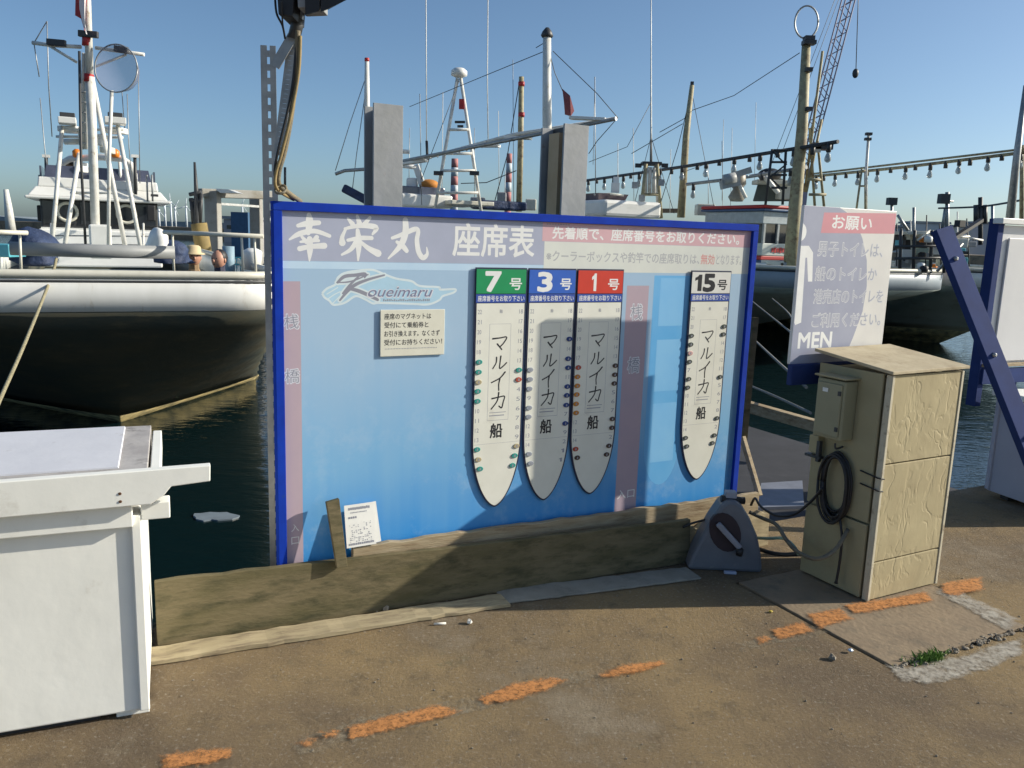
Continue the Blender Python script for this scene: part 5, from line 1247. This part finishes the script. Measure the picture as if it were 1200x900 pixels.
for s_ in ([(608, 100, 22), (595, 180, 22), (580, 235, 22)], [(540, 215, 22), (570, 214, 22), (605, 200, 22)]): tb1(B2, 'rigging_line', s_, .012, DARK, 5)
q = MB(); c = P(585, 241, 22); obox(q, c, 1.3, .7, .22); q.build('blue_cover', TARP, B2, bevel=.05)
fl = world_thing('dark_red_flag', 'drooping dark red flag hanging beside the tall mast above the board', 'flag', tuple(P(662, 120, 15)))
fp = [(659, 104), (668, 112), (673, 130), (669, 136), (662, 134), (661, 120)]
p_ = [P(x, y, 15-.05*(i % 2)) for i, (x, y) in enumerate(fp)]; n = len(p_); q_ = [v+Vector((0, .03, 0)) for v in p_]
MB().add(p_+q_, [list(range(n)), list(range(2*n-1, n-1, -1))]+[(i, (i+1) % n, (i+1) % n+n, i+n) for i in range(n)]).build('cloth', flat('dark_red_cloth', (.22, .07, .08), .9), fl)
B0 = small_boat(400, 24, 'boat with slim mast and blue-grey stern gear seen left of the left steel column', 1.7)
tb1(B0, 'mast', [(431, 250, 20), (430, 130, 20), (430, 72, 20)], [.08, .07, .05], WPOLE, 10)
tb1(B0, 'mast_band', [(430, 68, 20), (430, 72, 20)], .055, RED, 10)
for s_ in ([(429, 90, 20), (410, 145, 20), (393, 200, 20)], [(428, 110, 20), (418, 180, 20), (413, 222, 20)]): tb1(B0, 'rigging_line', s_, .01, GALV, 5)
tb1(B0, 'boom', [(393, 204, 20), (404, 200, 20), (432, 198, 20)], .04, GALV)
q = MB(); q.span(P(402, 220, 20), P(432, 236, 20), .20, .16, Vector((0, 1, 0))); q.build('stern_gear', TARP, B0, bevel=.04)
tb1(B0, 'short_spar', [(334, 196, 20), (334, 222, 20)], .03, DARK)

C1 = small_boat(710, 21, 'white flybridge boat with smoked screen directly right of the right steel column')
q = MB(); c = P(712, 246, 22); obox(q, c, 1.7, 2.4, .40); q.build('cabin', WHITE, C1, bevel=.08)
q = MB(); Cc = P(714, 232, 21.8); 
def rc(hx_, z, y0_, y1_): return [Cc+BX*x+AX*y+Vector((0, 0, z)) for x, y in ((-hx_, y0_), (hx_, y0_), (hx_, y1_), (-hx_, y1_))]
q.hexa(rc(.38, -.12, -.1, .9), rc(.45, .10, -.2, 1.0)); q.build('smoked_screen', mat('smoked_screen', (.13, .10, .11), .25), C1)
tb1(C1, 'screen_rail', [(696, 228, 21.6), (714, 227, 21.6), (731, 229, 21.6)], .025, CREAMW)
q = MB(); q.box(P(721, 220, 21.9), (.20, .16, .24)); q.box(P(722, 211, 22.0), (.14, .08, .16)); q.build('helm_seat', WHITE, C1)
tb1(C1, 'rod_rack', [(697, 90, 22), (698, 226, 22)], .012, GALV, 5)
T1b = small_boat(775, 25, 'boat with ladder tower and very tall whip aerial right of the board centre')
for x0, x1 in ((750, 757), (775, 770)): tb1(T1b, 'tower_leg', [(x0, 256, 22), (x1, 192, 22)], .045, RUSTY)
for x0, x1 in ((752, 758), (772, 768)): tb1(T1b, 'tower_leg', [(x0, 256, 22.7), (x1, 192, 22.5)], .045, WPOLE)
for y in (228,): tb1(T1b, 'tower_rung', [(751, y, 22), (774, y, 22)], .035, RUSTY)
q = MB(); q.box(P(763, 192, 22.3), (.50, .4, .08)); q.build('tower_platform', DARK, T1b)
for x in (748, 779): q = MB(); q.box(P(x, 194, 22.3), (.16, .12, .10)); q.build('tower_lamp', DARK, T1b)
for x in (757, 762, 767): tb1(T1b, 'tower_pipe', [(x, 196, 22.2), (x-1, 228, 22.2)], .05, WPOLE)
tb1(T1b, 'whip_antenna', [(763, 190, 22.3), (763, 155, 22.3), (763, 60, 22.3), (763, -60, 22.3)], [.04, .025, .015, .01], GALV, 6)
tb1(T1b, 'mast', [(798, 255, 23), (804, 160, 23), (811, 100, 23)], [.11, .09, .06], RUSTY, 8)
q = MB(); q.box(P(811, 98, 23), (.08, .08, .10)); q.build('mast_lamp', DARK, T1b)
for s_ in ([(810, 108, 23), (795, 170, 23), (772, 245, 23)], [(809, 130, 23), (860, 112, 24), (937, 62, 20)], [(773, 155, 23), (809, 135, 23)], [(740, 180, 23), (800, 145, 23)]): tb1(T1b, 'rigging_line', s_, .010, DARK, 5)
q = MB(); q.span(P(735, 247, 26), P(798, 247, 26), .5, .12); q.build('awning_bar', mat('brown_awning', (.20, .14, .09), .8), T1b)
for x, y in ((697, 98), (848, 140), (858, 150), (886, 120)): tb1(T1b, 'aerial', [(x, y, 26), (x-2, y+95, 26)], .008, GALV, 5)

for i, (x, y0, y1, Y) in enumerate(((519, 108, 240, 24), (556, 150, 240, 25), (584, 130, 236, 26), (592, 200, 246, 24), (724, 168, 246, 24), (742, 150, 246, 25), (786, 175, 250, 25), (830, 190, 250, 24), (846, 165, 252, 26), (480, 150, 238, 24))):
    tb1(T1b if x > 640 else B1, 'whip_antenna', [(x, y0, Y), (x+(i % 3)-1, y1, Y)], .010, GALV if i % 2 else WPOLE, 5)
for s_ in ([(690, 190, 22), (735, 172, 22), (763, 120, 22)], [(763, 160, 22.3), (742, 245, 22)], [(763, 160, 22.3), (790, 250, 22)], [(538, 95, 20), (494, 210, 20)], [(810, 104, 23), (838, 250, 23)], [(805, 200, 23), (846, 186, 22)]): tb1(T1b, 'rigging_line', s_, .008, DARK, 5)
for x, y, w__ in ((700, 243, .5), (742, 244, .35), (826, 246, .5), (588, 232, .25), (622, 240, .3), (560, 238, .4)):
    q = MB(); q.box(P(x, y, 23.5), (w__, .4, .30)); q.build('deck_gear', CREAMW if x % 4 else GREYPAINT, T1b if x > 640 else B2, bevel=.03)
for x, y in ((775, 214, ), (744, 217), (752, 232)):
    q = MB(); q.box(P(x, y, 21.8), (.14, .10, .16)); q.build('tower_gear', GALV, T1b)

# ---- boat D: squid boat, bow to the right of the board
OD = (7.72, 17.2)
Dn = world_thing('squid_boat', 'large squid fishing boat with lamp-hung overhead pole and ringed mast', 'boat', (OD[0], OD[1], WZ), 'fishing boats moored bow to the quay')
DG = mat('grey_green_hull', (.36, .42, .39), .6, (.28, .33, .30), 1, dirt=(.22, .20, .15), dscale=2, dlo=.55, dhi=.75); BGR = mat('blue_grey_topside', (.30, .35, .39), .5, (.24, .29, .33), 1.5, dirt=(.20, .19, .16), dscale=2.5, dlo=.6, dhi=.8)
boat_hull(Dn, OD, 16, 3.0, 1.22, .78, -.45, 6.3, BGR, DG, HYEL, .75, blunt=.30, lent=1.4)
tb1(Dn, 'main_mast', [(924, 335, 18.5), (932, 240, 18.5), (940, 150, 18.5), (945, 48, 18.5)], [.16, .14, .12, .09], RUSTY, 12)
tb1(Dn, 'mast_pipe', [(938, 240, 18.8), (944, 140, 18.8)], .04, WPOLE)
rg = [P(945, 26, 18.5)+Vector((math.cos(t)*.245, 0.02*math.sin(t), math.sin(t)*.33)) for t in [2*math.pi*i/26 for i in range(27)]]
MB().tube(rg, .018, 6).build('ring_aerial', GALV, Dn); MB().tube([p+Vector((.03, .05, .01)) for p in rg], .010, 6).build('ring_aerial', WPOLE, Dn)
for y, w__ in ((45, .20), (50, .26), (82, .14), (128, .12)): q = MB(); q.box(P(948 if y < 60 else 947, y, 18.4), (w__, .2, .08)); q.build('mast_fitting', DARK, Dn)
def lamp_bar(root, x0, y0, Y0, x1, y1, Y1, n, m_, first=0, drop=1.0):
    a_, b_ = P(x0, y0, Y0), P(x1, y1, Y1); MB().tube([a_, (a_+b_)/2-Vector((0, 0, .03)), b_], .042, 8).build('lamp_pole', m_, root); pole_ = root.children[-1] if False else bpy.data.objects[max((o.name for o in root.children if o.name.startswith('lamp_pole')))]
    for i in range(n):
        f_ = (i+.5+rnd.uniform(-.2, .2))/n; p = a_+(b_-a_)*f_; l_ = drop*rnd.uniform(.85, 1.2)
        MB().tube([p, p-Vector((0, 0, .16*l_))], .05, 6).build('lamp_socket', DARK, pole_)
        if i % 2 == 0: MB().lathe(p-Vector((0, 0, .16*l_)), [(.03, 0), (.045, -.05), (.07, -.13), (.06, -.18), (.02, -.21)], 10).build('bulb', BULB, pole_)
BULB = mat('lamp_glass', (.45, .50, .50), .12, (.30, .34, .35), 9, spec=.7, alpha=(5, .1, .62))
lamp_bar(Dn, 684, 212, 26.6, 982, 166, 17.5, 21, DARK)
lamp_bar(Dn, 805, 216, 22.6, 945, 196, 18.5, 5, GALV)
for a_, b_ in (((905, 175, 18.6), (897, 240, 18.6)), ((921, 176, 18.6), (917, 240, 18.6))): tb1(Dn, 'lattice_leg', [a_, b_], .03, DARK)
for y in (176, 190, 205, 220): tb1(Dn, 'lattice_rung', [(904, y, 18.6), (922, y, 18.6)], .025, DARK)
for s_ in ([(904, 176, 18.6), (920, 192, 18.6)], [(922, 192, 18.6), (902, 208, 18.6)], [(902, 208, 18.6), (919, 224, 18.6)]): tb1(Dn, 'lattice_rung', s_, .018, DARK)
for a_, b_ in (((949, 150, 18.6), (955, 245, 18.6)), ((958, 165, 18.6), (966, 245, 18.6)), ((945, 225, 18.6), (963, 140, 18.8)), ((948, 228, 18.3), (968, 228, 18.3)), ((946, 210, 18.3), (962, 211, 18.3)), ((964, 60, 18.6), (943, 225, 18.6))): tb1(Dn, 'frame_tube', [a_, b_], .03, RUSTY)
q = MB(); q.box(P(962, 172, 18.3), (.42, .3, .13)); q.build('flood_lamp', DARK, Dn); q = MB(); q.box(P(958, 174, 18.2), (.12, .1, .16)); q.build('flood_lamp', CREAMW, Dn)
# wheelhouse of D
Dc = P(934, 290, 21); Dc.z = 0
Z = lambda y, Y=20.3: P(900, y, Y).z
WB = []
def dband(y0, y1, hx_, name, m_, dep=2.2, off=0, bev=.02):
    z0, z1 = Z(y1), Z(y0); q = MB(); obox(q, Dc+AX*(dep/2+off)+Vector((0, 0, (z0+z1)/2)), hx_*2, dep, z1-z0-.004); return q.build(name, m_, Dn, bevel=bev)
dband(305, 345, 1.14, 'lower_house', mat('deep_blue_paint', (.05, .11, .22), .5)); dband(300, 305, 1.16, 'red_stripe', RED); dband(285, 300, 1.14, 'front_panel', mat('pale_green_white', (.55, .60, .56), .5))
WB.append(dband(262, 285, 1.10, 'window_band', GLASS, 2.1, .04, 0)); dband(247, 262, 1.18, 'brow', mat('grey_white', (.42, .48, .50), .5)); dband(244, 247, 1.26, 'blue_stripe', mat('stripe_blue', (.04, .10, .22), .5), 2.4, -.1); dband(239.5, 244, 1.28, 'roof', RED, 2.4, -.1, .05)
for i in range(6):
    q = MB(); obox(q, Dc+BX*(-1.10+i*.44)+AX*.02+Vector((0, 0, (Z(262)+Z(285))/2)), .06, .06, Z(262)-Z(285)); q.build('window_frame', mat('frame_grey', (.35, .38, .38), .5), WB[0])
tk = MB()
for i in range(8): obox(tk, Dc+BX*(-.80+i*.085)-AX*.012+Vector((0, 0, Z(293))), .06, .01, .10+.03*(i % 2))
tk.build('hull_lettering', RED, Dn)
q = MB(); q.hexa([P(882, 236, 20.4), P(928, 236, 20.4), P(928, 236, 21.6), P(882, 236, 21.6)], [P(893, 198, 20.4), P(926, 214, 20.4), P(926, 214, 21.6), P(893, 198, 21.6)]); 
q.build('funnel_housing', mat('dark_grey_green', (.12, .14, .13), .6), Dn, bevel=.03)
q = MB(); q.box(P(905, 214, 20.3), (.85, .5, .10)); q.box(P(918, 225, 20.3), (.30, .3, .34)); q.build('upper_shelf', CREAMW, Dn, bevel=.02)
tb1(Dn, 'white_strut', [(893, 203, 20), (912, 226, 20)], .06, WHITE)
q = MB(); q.ell(P(902, 205, 20.5), (.28, .3, .16), 12, 8); q.build('dark_cover', BLACK, Dn)
q = MB(); q.lathe(P(863, 236, 19.8), [(.14, 0), (.20, .10), (.10, .28), (.19, .40), (.16, .62), (.05, .68)], 12); q.build('winch', mat('winch_metal', (.35, .32, .27), .5), Dn)
q = MB(); q.span(P(845, 217, 19.5), P(866, 212, 19.5), .26, .20); q.span(P(858, 206, 19.5), P(880, 199, 19.5), .12, .14); q.tube([P(848, 211, 19.4), P(862, 208, 19.4)], .12, 12); q.build('lamp_cover', mat('lamp_cover_grey', (.40, .42, .42), .5), Dn)
tb1(Dn, 'white_strut', [(862, 208, 19.5), (874, 232, 19.5)], .045, WHITE)
# deck gear right of the toilet sign
gr = world_thing('deck_shelter', 'dark framed deck shelter with white awning on the squid boat right of the sign', 'shelter', tuple(P(1090, 318, 17.8)))
for x in (1056, 1072, 1092, 1108): MB().tube([P(x, 270, 17.8), P(x-2, 320, 17.8)], .035, 6).build('post', DARK, gr)
for y in (289, 303): MB().tube([P(1048, y, 17.7), P(1118, y-1, 17.7)], .03, 6).build('rail', DARK, gr)
for y, x0, x1, m_ in ((273, 1049, 1070, CREAMW), (276, 1070, 1096, WHITE)): MB().span(P(x0, y, 18.4), P(x1, y, 18.4), 1.2, .07).build('awning', m_, gr, bevel=.01)
MB().box(P(1080, 284, 19.4), (1.1, .8, .34)).build('cabin_back', BLACK, gr)
for i, (x, y, m_) in enumerate(((1062, 297, 'white'), (1078, 295, 'pale green'), (1096, 294, 'white'), (1058, 309, 'grey'), (1082, 309, 'pale green'), (1106, 308, 'cream'))):
    mm = {'white': WHITE, 'pale green': mat('pale_green_plastic', (.35, .45, .40), .5), 'grey': GREYPAINT, 'cream': CREAMW}[m_]
    p = P(x, y, 18.1+.1*i); single(MB().box(p, (.26, .22, .16)), 'deck_crate', mm, f'{m_} plastic crate on the squid boat deck, ' + ('upper row' if i < 3 else 'lower row') + ' ' + ('nearest the sign', 'in the middle', 'nearest the blue brace')[i % 3], 'crate', p-Vector((0, 0, .08)), 'crates on the squid boat deck', bevel=.01)
for a_, b_ in (((1128, 285, 17), (1098, 318, 17)), ((1118, 290, 17), (1112, 318, 17)), ((1052, 252, 17), (1064, 270, 17))): MB().tube([P(*a_), P(*b_)], .03, 6).build('brace', GALV, gr)
cr2 = random.Random(11)
for i in range(46):
    x = cr2.uniform(1048, 1136); y = cr2.uniform(278, 316); Y = cr2.uniform(17.6, 20)
    if i % 3 == 0: tb1(Dn, 'deck_tube', [(x, y, Y), (x+cr2.uniform(-16, 16), y+cr2.uniform(-14, 14), Y+.3)], cr2.uniform(.012, .03), cr2.choice((WPOLE, DARK, GALV, CREAMW)), 5)
    elif i % 3 == 1: q = MB(); q.box(P(x, y, Y), (cr2.uniform(.08, .3), .2, cr2.uniform(.06, .22))); q.build('deck_gear', cr2.choice((WHITE, CREAMW, GREYPAINT, CYAN, DARK, TARP)), Dn, bevel=.015)
    else: MB().lathe(P(x, y, Y), [(.05, -.06), (.08, -.05), (.085, .05), (.04, .08)], 10).build('float', cr2.choice((WHITE, ORANGE, BLACK, CREAMW)), Dn)
for x, y0 in ((1051, 262), (1067, 258), (1086, 252), (1101, 262), (1122, 248), (1133, 256)): tb1(Dn, 'rod', [(x, y0, 18.5), (x+cr2.uniform(-3, 3), 312, 18.3)], .014, cr2.choice((DARK, WPOLE)), 5)
for x, y, w__, m_ in ((888, 314, .5, WHITE), (905, 311, .4, CREAMW), (921, 313, .4, GREYPAINT), (893, 318, .3, TARP)): q = MB(); q.box(P(x, y, 18.6), (w__, .4, .22)); q.build('deck_gear', m_, Dn, bevel=.02)
# ---- boat E: second lamp pole and mast at right
OE = (13.1, 20.2)
En = world_thing('squid_boat', 'squid boat at the right edge whose long lamp-hung pole crosses above the sign', 'boat', (OE[0], OE[1], WZ), 'fishing boats moored bow to the quay')
boat_hull(En, OE, 15, 2.6, 1.25, .8, -.45, 3.0, WHITE, DG, HYEL, .75)
lamp_bar(En, 950, 207, 26.2, 1205, 178, 20, 17, RUSTY)
a_, b_ = P(950, 204, 26.2), P(1205, 174, 20); MB().tube([a_, b_], .03, 6).build('upper_pole', RUSTY, En)
tb1(En, 'mast', [(1183, 262, 20), (1192, 180, 20), (1202, 100, 20)], [.10, .08, .05], GALV, 10)
tb1(En, 'mast_pipe', [(1197, 262, 20.3), (1198, 170, 20.3)], .05, RUSTY)
A_tower(En, 1003, 1014, 250, 1012, 198, 23, RUSTY, (218, 200), .03, .4)
tb1(En, 'mast', [(1015, 250, 23.1), (1015, 200, 23.1), (1018, 158, 23.1)], .04, WPOLE); 
for x, y in ((1018, 157), (1017, 163)): q = MB(); q.box(P(x, y, 23.1), (.16, .12, .07)); q.build('mast_lamp', DARK, En)
# mooring lines of D
for k, pts in enumerate(([(905, 350, 16), (925, 368, 12), (935, 400, 6.5), (960, 440, 5)], [(880, 352, 16), (905, 372, 12), (930, 392, 8), (944, 402, 6)], [(870, 385, 12), (905, 418, 8), (945, 454, 5.6)], [(862, 445, 9), (905, 463, 7), (950, 484, 5.6)])):
    nm_ = ['topmost', 'second from the top', 'third from the top', 'lowest'][k]
    loose('mooring_rope', pts, .011, GROPE, f'grey mooring line between board and toilet sign, {nm_} of the four', 'rope')

# ================================================================== FAR THINGS
def stack(px, yt, Y, w__, label):
    t_ = P(px, yt, Y); root = world_thing('chimney', label, 'chimney', (t_.x, t_.y, 0)); n = 9; H_ = t_.z
    for i in range(n):
        z0, z1 = H_*i/n, H_*(i+1)/n
        MB().lathe((t_.x, t_.y, 0), [(w__*(1-.25*i/n), z0), (w__*(1-.25*(i+1)/n), z1-.01)], 16).build('band', RED2 if i % 2 == 0 else FW, root)
RED2 = flat('haze_paled_red', (.46, .20, .19), .8); FW = flat('haze_paled_white', (.55, .59, .62), .8)  # chimney bands lightened, distance haze put into the colour
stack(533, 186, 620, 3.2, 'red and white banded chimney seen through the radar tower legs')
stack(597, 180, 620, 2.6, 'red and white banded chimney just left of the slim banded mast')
TURB = flat('haze_paled_turbine', (.66, .72, .78), .6)  # pale bluish white stands in for distance haze on the turbines
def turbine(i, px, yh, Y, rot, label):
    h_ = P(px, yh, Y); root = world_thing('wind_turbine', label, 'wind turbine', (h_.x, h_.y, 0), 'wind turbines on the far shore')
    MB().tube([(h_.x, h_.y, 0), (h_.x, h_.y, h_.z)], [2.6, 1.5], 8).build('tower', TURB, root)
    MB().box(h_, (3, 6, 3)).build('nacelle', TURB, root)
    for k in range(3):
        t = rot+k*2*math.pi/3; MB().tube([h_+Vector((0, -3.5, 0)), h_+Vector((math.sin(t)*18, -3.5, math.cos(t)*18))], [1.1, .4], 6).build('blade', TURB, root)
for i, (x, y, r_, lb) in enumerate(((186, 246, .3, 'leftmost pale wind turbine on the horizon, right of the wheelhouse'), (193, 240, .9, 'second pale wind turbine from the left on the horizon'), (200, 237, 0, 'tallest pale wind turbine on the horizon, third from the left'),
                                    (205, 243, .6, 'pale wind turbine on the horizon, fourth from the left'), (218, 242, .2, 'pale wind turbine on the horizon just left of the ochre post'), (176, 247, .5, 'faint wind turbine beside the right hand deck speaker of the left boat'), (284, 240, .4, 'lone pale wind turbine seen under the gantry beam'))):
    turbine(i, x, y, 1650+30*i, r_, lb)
# lattice crane
crn = world_thing('lattice_crane', 'tall lattice boom crane leaning right behind the ringed mast', 'crane', tuple(Vector((P(930, 240, 60).x, 60, 0))))
ba, bb = P(937, 215, 60), P(1013, -70, 60); bd_ = (bb-ba); bl_ = bd_.length; bd_.normalize(); be = bd_.cross(Vector((0, 1, 0))).normalized(); hwb = .40
CRM = flat('crane_paint', (.34, .30, .36), .6)
for i in (-1, 1):
    for j in (-1, 1):
        MB().tube([ba+be*i*hwb*.8+Vector((0, j*hwb, 0)), bb+be*i*hwb*.8+Vector((0, j*hwb, 0))], .055, 5).build('boom_chord', CRM, crn)
lt = MB(); n = 30
for k in range(n):
    p0 = ba+bd_*bl_*k/n; p1 = ba+bd_*bl_*(k+1)/n
    for j in (-1, 1): lt.tube([p0+be*(-hwb*.8 if k % 2 else hwb*.8)+Vector((0, j*hwb, 0)), p1+be*(hwb*.8 if k % 2 else -hwb*.8)+Vector((0, j*hwb, 0))], .03, 4, False)
tag(lt.build('lacing', CRM, crn), kind='stuff')
MB().tube([P(1008, -70, 59), P(1003, 82, 59)], .03, 5).build('hoist_rope', DARK, crn)
MB().ell(P(1002.5, 86, 59), (.22, .2, .32), 8, 6).build('hook_block', DARK, crn)
MB().tube([P(1005, -70, 61), P(905, 190, 61)], .02, 5).build('pendant_rope', DARK, crn)
MB().tube([P(990, -20, 61), P(916, 180, 61)], .02, 5).build('pendant_rope', DARK, crn)
c = P(932, 262, 60); MB().box((c.x, c.y+1, 1.6), (4, 3.5, 3.2)).build('cab', CRM, crn)
MB().span(Vector((c.x, c.y, 3)), ba, 1.0, .8).build('boom_foot', CRM, crn)
# far right buildings, sheds and masts
for i, (x0, x1, yt, Y, c_, lb) in enumerate(((1072, 1112, 262, 210, (.42, .46, .50), 'long grey harbour shed on the far quay right of the sign'), (1112, 1140, 266, 230, (.50, .48, .45), 'beige low shed on the far quay near the blue brace'),
                                        (1140, 1178, 262, 240, (.36, .38, .42), 'grey far shed behind the right framed board'), (1020, 1068, 266, 200, (.40, .44, .46), 'pale far shed mostly hidden by the toilet sign'), (730, 800, 262, 160, (.30, .27, .24), 'brown far shed above the middle of the board'), (262, 300, 257, 150, (.36, .34, .36), 'low brown shed on the breakwater under the gantry'))):
    a_, b_ = P(x0, yt, Y), P(x1, yt, Y); hh = (a_.z+b_.z)/2; root = world_thing('harbour_shed', lb, 'shed', ((a_.x+b_.x)/2, Y, 0))
    MB().box(((a_.x+b_.x)/2, Y+4, hh/2-.5), (b_.x-a_.x, 8, hh+.9)).build('wall', flat(f'shed_wall_{i}', c_, .8), root)
    MB().prism([((a_.x)-.5, hh), ((b_.x)+.5, hh), ((b_.x)+.3, hh+.5), ((a_.x)-.3, hh+.5)], Y-.4, Y+8.4).build('roof', flat('shed_roof', (.26, .28, .30), .7), root)
    wn = int((b_.x-a_.x)/2)
    for k in range(wn): MB().box((a_.x+1+k*2.0, Y-.03, hh*.55), (.9, .06, .7)).build('window', GLASS, root)
for i, (x, yt, yb_, Y) in enumerate(((1110, 225, 275, 45), (1149, 231, 275, 40), (1071, 243, 275, 60), (1045, 235, 275, 60), (1163, 240, 275, 60))):
    lb = ['cross-armed far mast above the blue brace', 'thin dark far mast by the top of the right framed board', 'short faint far mast right of the toilet sign', 'lamp-topped far mast at the sign right corner', 'faint far mast over the right framed board'][i]
    root = world_thing('far_mast', lb, 'mast', tuple(P(x, yb_, Y)))
    MB().tube([P(x, yb_+12, Y), P(x, yt, Y)], .10, 6).build('pole', DARK if i == 1 else GALV, root)
    if i == 0:
        MB().tube([P(x-7, 235, Y), P(x+7, 236, Y)], .06, 6).build('yard', GALV, root); MB().tube([P(x-6, 270, Y), P(x-2, 243, Y)], .08, 6).build('stay', GALV, root); MB().box(P(x-4, 233, Y), (.5, .4, .5)).build('lamp', DARK, root)
    if i == 3: MB().box(P(x, 236, Y), (.6, .5, .5)).build('lamp', DARK, root)
    if i == 1:
        for dx in (-5, 5): MB().tube([P(x+dx, 240, Y), P(x+dx, 262, Y)], .12, 6).build('post', DARK, root)
loose('overhead_wire', [(1100, 244, 44), (1150, 242, 40), (1200, 234, 34), (1230, 228, 30)], .045, DARK, 'dark overhead wire running to the right edge above the framed board', 'wire')

# ================================================================== SMALL THINGS ON THE GROUND
STN = mat('pebble', (.30, .26, .20), .9, (.20, .17, .13), 20)
def stone(mb, c, r_):
    k = len(mb.v); mb.ell(c, (r_*rnd.uniform(.8, 1.3), r_*rnd.uniform(.8, 1.2), r_*rnd.uniform(.5, .8)), 6, 4)
    for i in range(k, len(mb.v)): mb.v[i] += Vector((rnd.uniform(-1, 1), rnd.uniform(-1, 1), rnd.uniform(-1, 1)))*r_*.18
    for i in range(len(mb.sm)): mb.sm[i] = False
gv = MB()
for i in range(150):
    a_ = rnd.random(); p = F0+dR*(a_*SW*1.05)+dL*rnd.gauss(-.012, .012); stone(gv, (p.x, p.y, .004), rnd.uniform(.003, .011))
for i in range(60):
    t = rnd.random(); p = pl0+(pl1-pl0)*t; q = p+Vector((rnd.uniform(-.02, .02), -.04+rnd.gauss(0, .02), 0)); stone(gv, (q.x, q.y, .006), rnd.uniform(.002, .008))
for i in range(260):
    x, y = rnd.uniform(-1.2, 3.2), rnd.uniform(2.0, 4.2); 
    if y < 3.0+(x+1.3)*.47: stone(gv, (x, y, .002), rnd.uniform(.0015, .0045))
tag(gv.build('gravel', STN), 'loose gravel and crumbs scattered over the worn concrete', 'gravel', kind='stuff')
for (x, y, r_, lb) in ((752, 683 and 773, .018, 'small grey stone on the open concrete left of the slab'), (414, 727, .018, 'small pale stone against the foot of the wide plank'), (452, 716, .022, 'larger crumbly stone against the wide plank near the shadow edge')):
    if x == 752: x, y = 975, 773
    p = G(x, y); mb = MB(); stone(mb, (p.x, p.y, r_*.5), r_); single(mb, 'stone', STN, lb, 'stone', (p.x, p.y, 0))
p = G(514, 733); single(MB().tube([(p.x-.02, p.y, .006), (p.x+.03, p.y+.01, .006)], .005, 8), 'cigarette_end', flat('paper_white', (.75, .72, .65), .8), 'white cigarette end on the concrete below the plywood strip', 'litter', (p.x, p.y, 0))
p = G(550, 731); mb = MB(); stone(mb, (p.x, p.y, .01), .015); single(mb, 'paper_scrap', flat('paper_white', (.75, .72, .65), .8), 'crumpled white paper scrap right of the cigarette end', 'litter', (p.x, p.y, 0))
p = G(996, 765); mb = MB(); stone(mb, (p.x, p.y, .012), .010); single(mb, 'plastic_scrap', flat('pale_blue_plastic', (.45, .60, .78), .4), 'tiny pale blue plastic scrap at the slab joint', 'litter', (p.x, p.y, 0))
p = G(903, 718); mb = MB(); stone(mb, (p.x, p.y, .006), .009); single(mb, 'leaf_scrap', flat('yellow_leaf', (.60, .45, .06), .6), 'tiny yellow leaf at the shadow edge near the slab', 'litter', (p.x, p.y, 0))
gs = MB(); gc = F0+dR*.20+dL*(-.015)
for i in range(420):
    a_ = rnd.uniform(0, 2*math.pi); r_ = abs(rnd.gauss(0, .5)); p = gc+dR*(r_*.11*math.cos(a_))+dL*(r_*.035*math.sin(a_)-.004)
    h_ = rnd.uniform(.012, .034); t = rnd.uniform(0, 6.28); e_ = Vector((math.cos(t), math.sin(t), 0))*rnd.uniform(.001, .0028); ln_ = Vector((rnd.uniform(-1, 1), rnd.uniform(-1, 1), 0))*h_*.7
    b_ = Vector((p.x, p.y, .0)); gs.add([b_-e_, b_+e_, b_+ln_*.4+e_*.8+Vector((0, 0, h_*.7)), b_+ln_+Vector((0, 0, h_))], [(0, 1, 2), (0, 2, 3)])
tag(gs.build('grass', mat('grass_green', (.10, .20, .03), .8, (.16, .26, .05), 40), recalc=False), 'small tuft of green grass growing in the slab joint', 'grass', kind='stuff')
# flat blue-grey patch on the water
p = G(252, 605, WZ+.01); fr_ = [(p.x+math.cos(t)*.20*rnd.uniform(.7, 1.1), p.y+math.sin(t)*.13*rnd.uniform(.6, 1.1)) for t in [2*math.pi*i/16 for i in range(16)]]
single(MB().zprism(fr_, WZ-.01, WZ+.012), 'blue_grey_patch', mat('glossy_blue_grey', (.22, .27, .31), .35), 'flat blue-grey patch floating on the dark water', 'litter', (p.x, p.y, WZ))

for o in bpy.data.objects:
    for k in ('_o', '_local'):
        if k in o: del o[k]
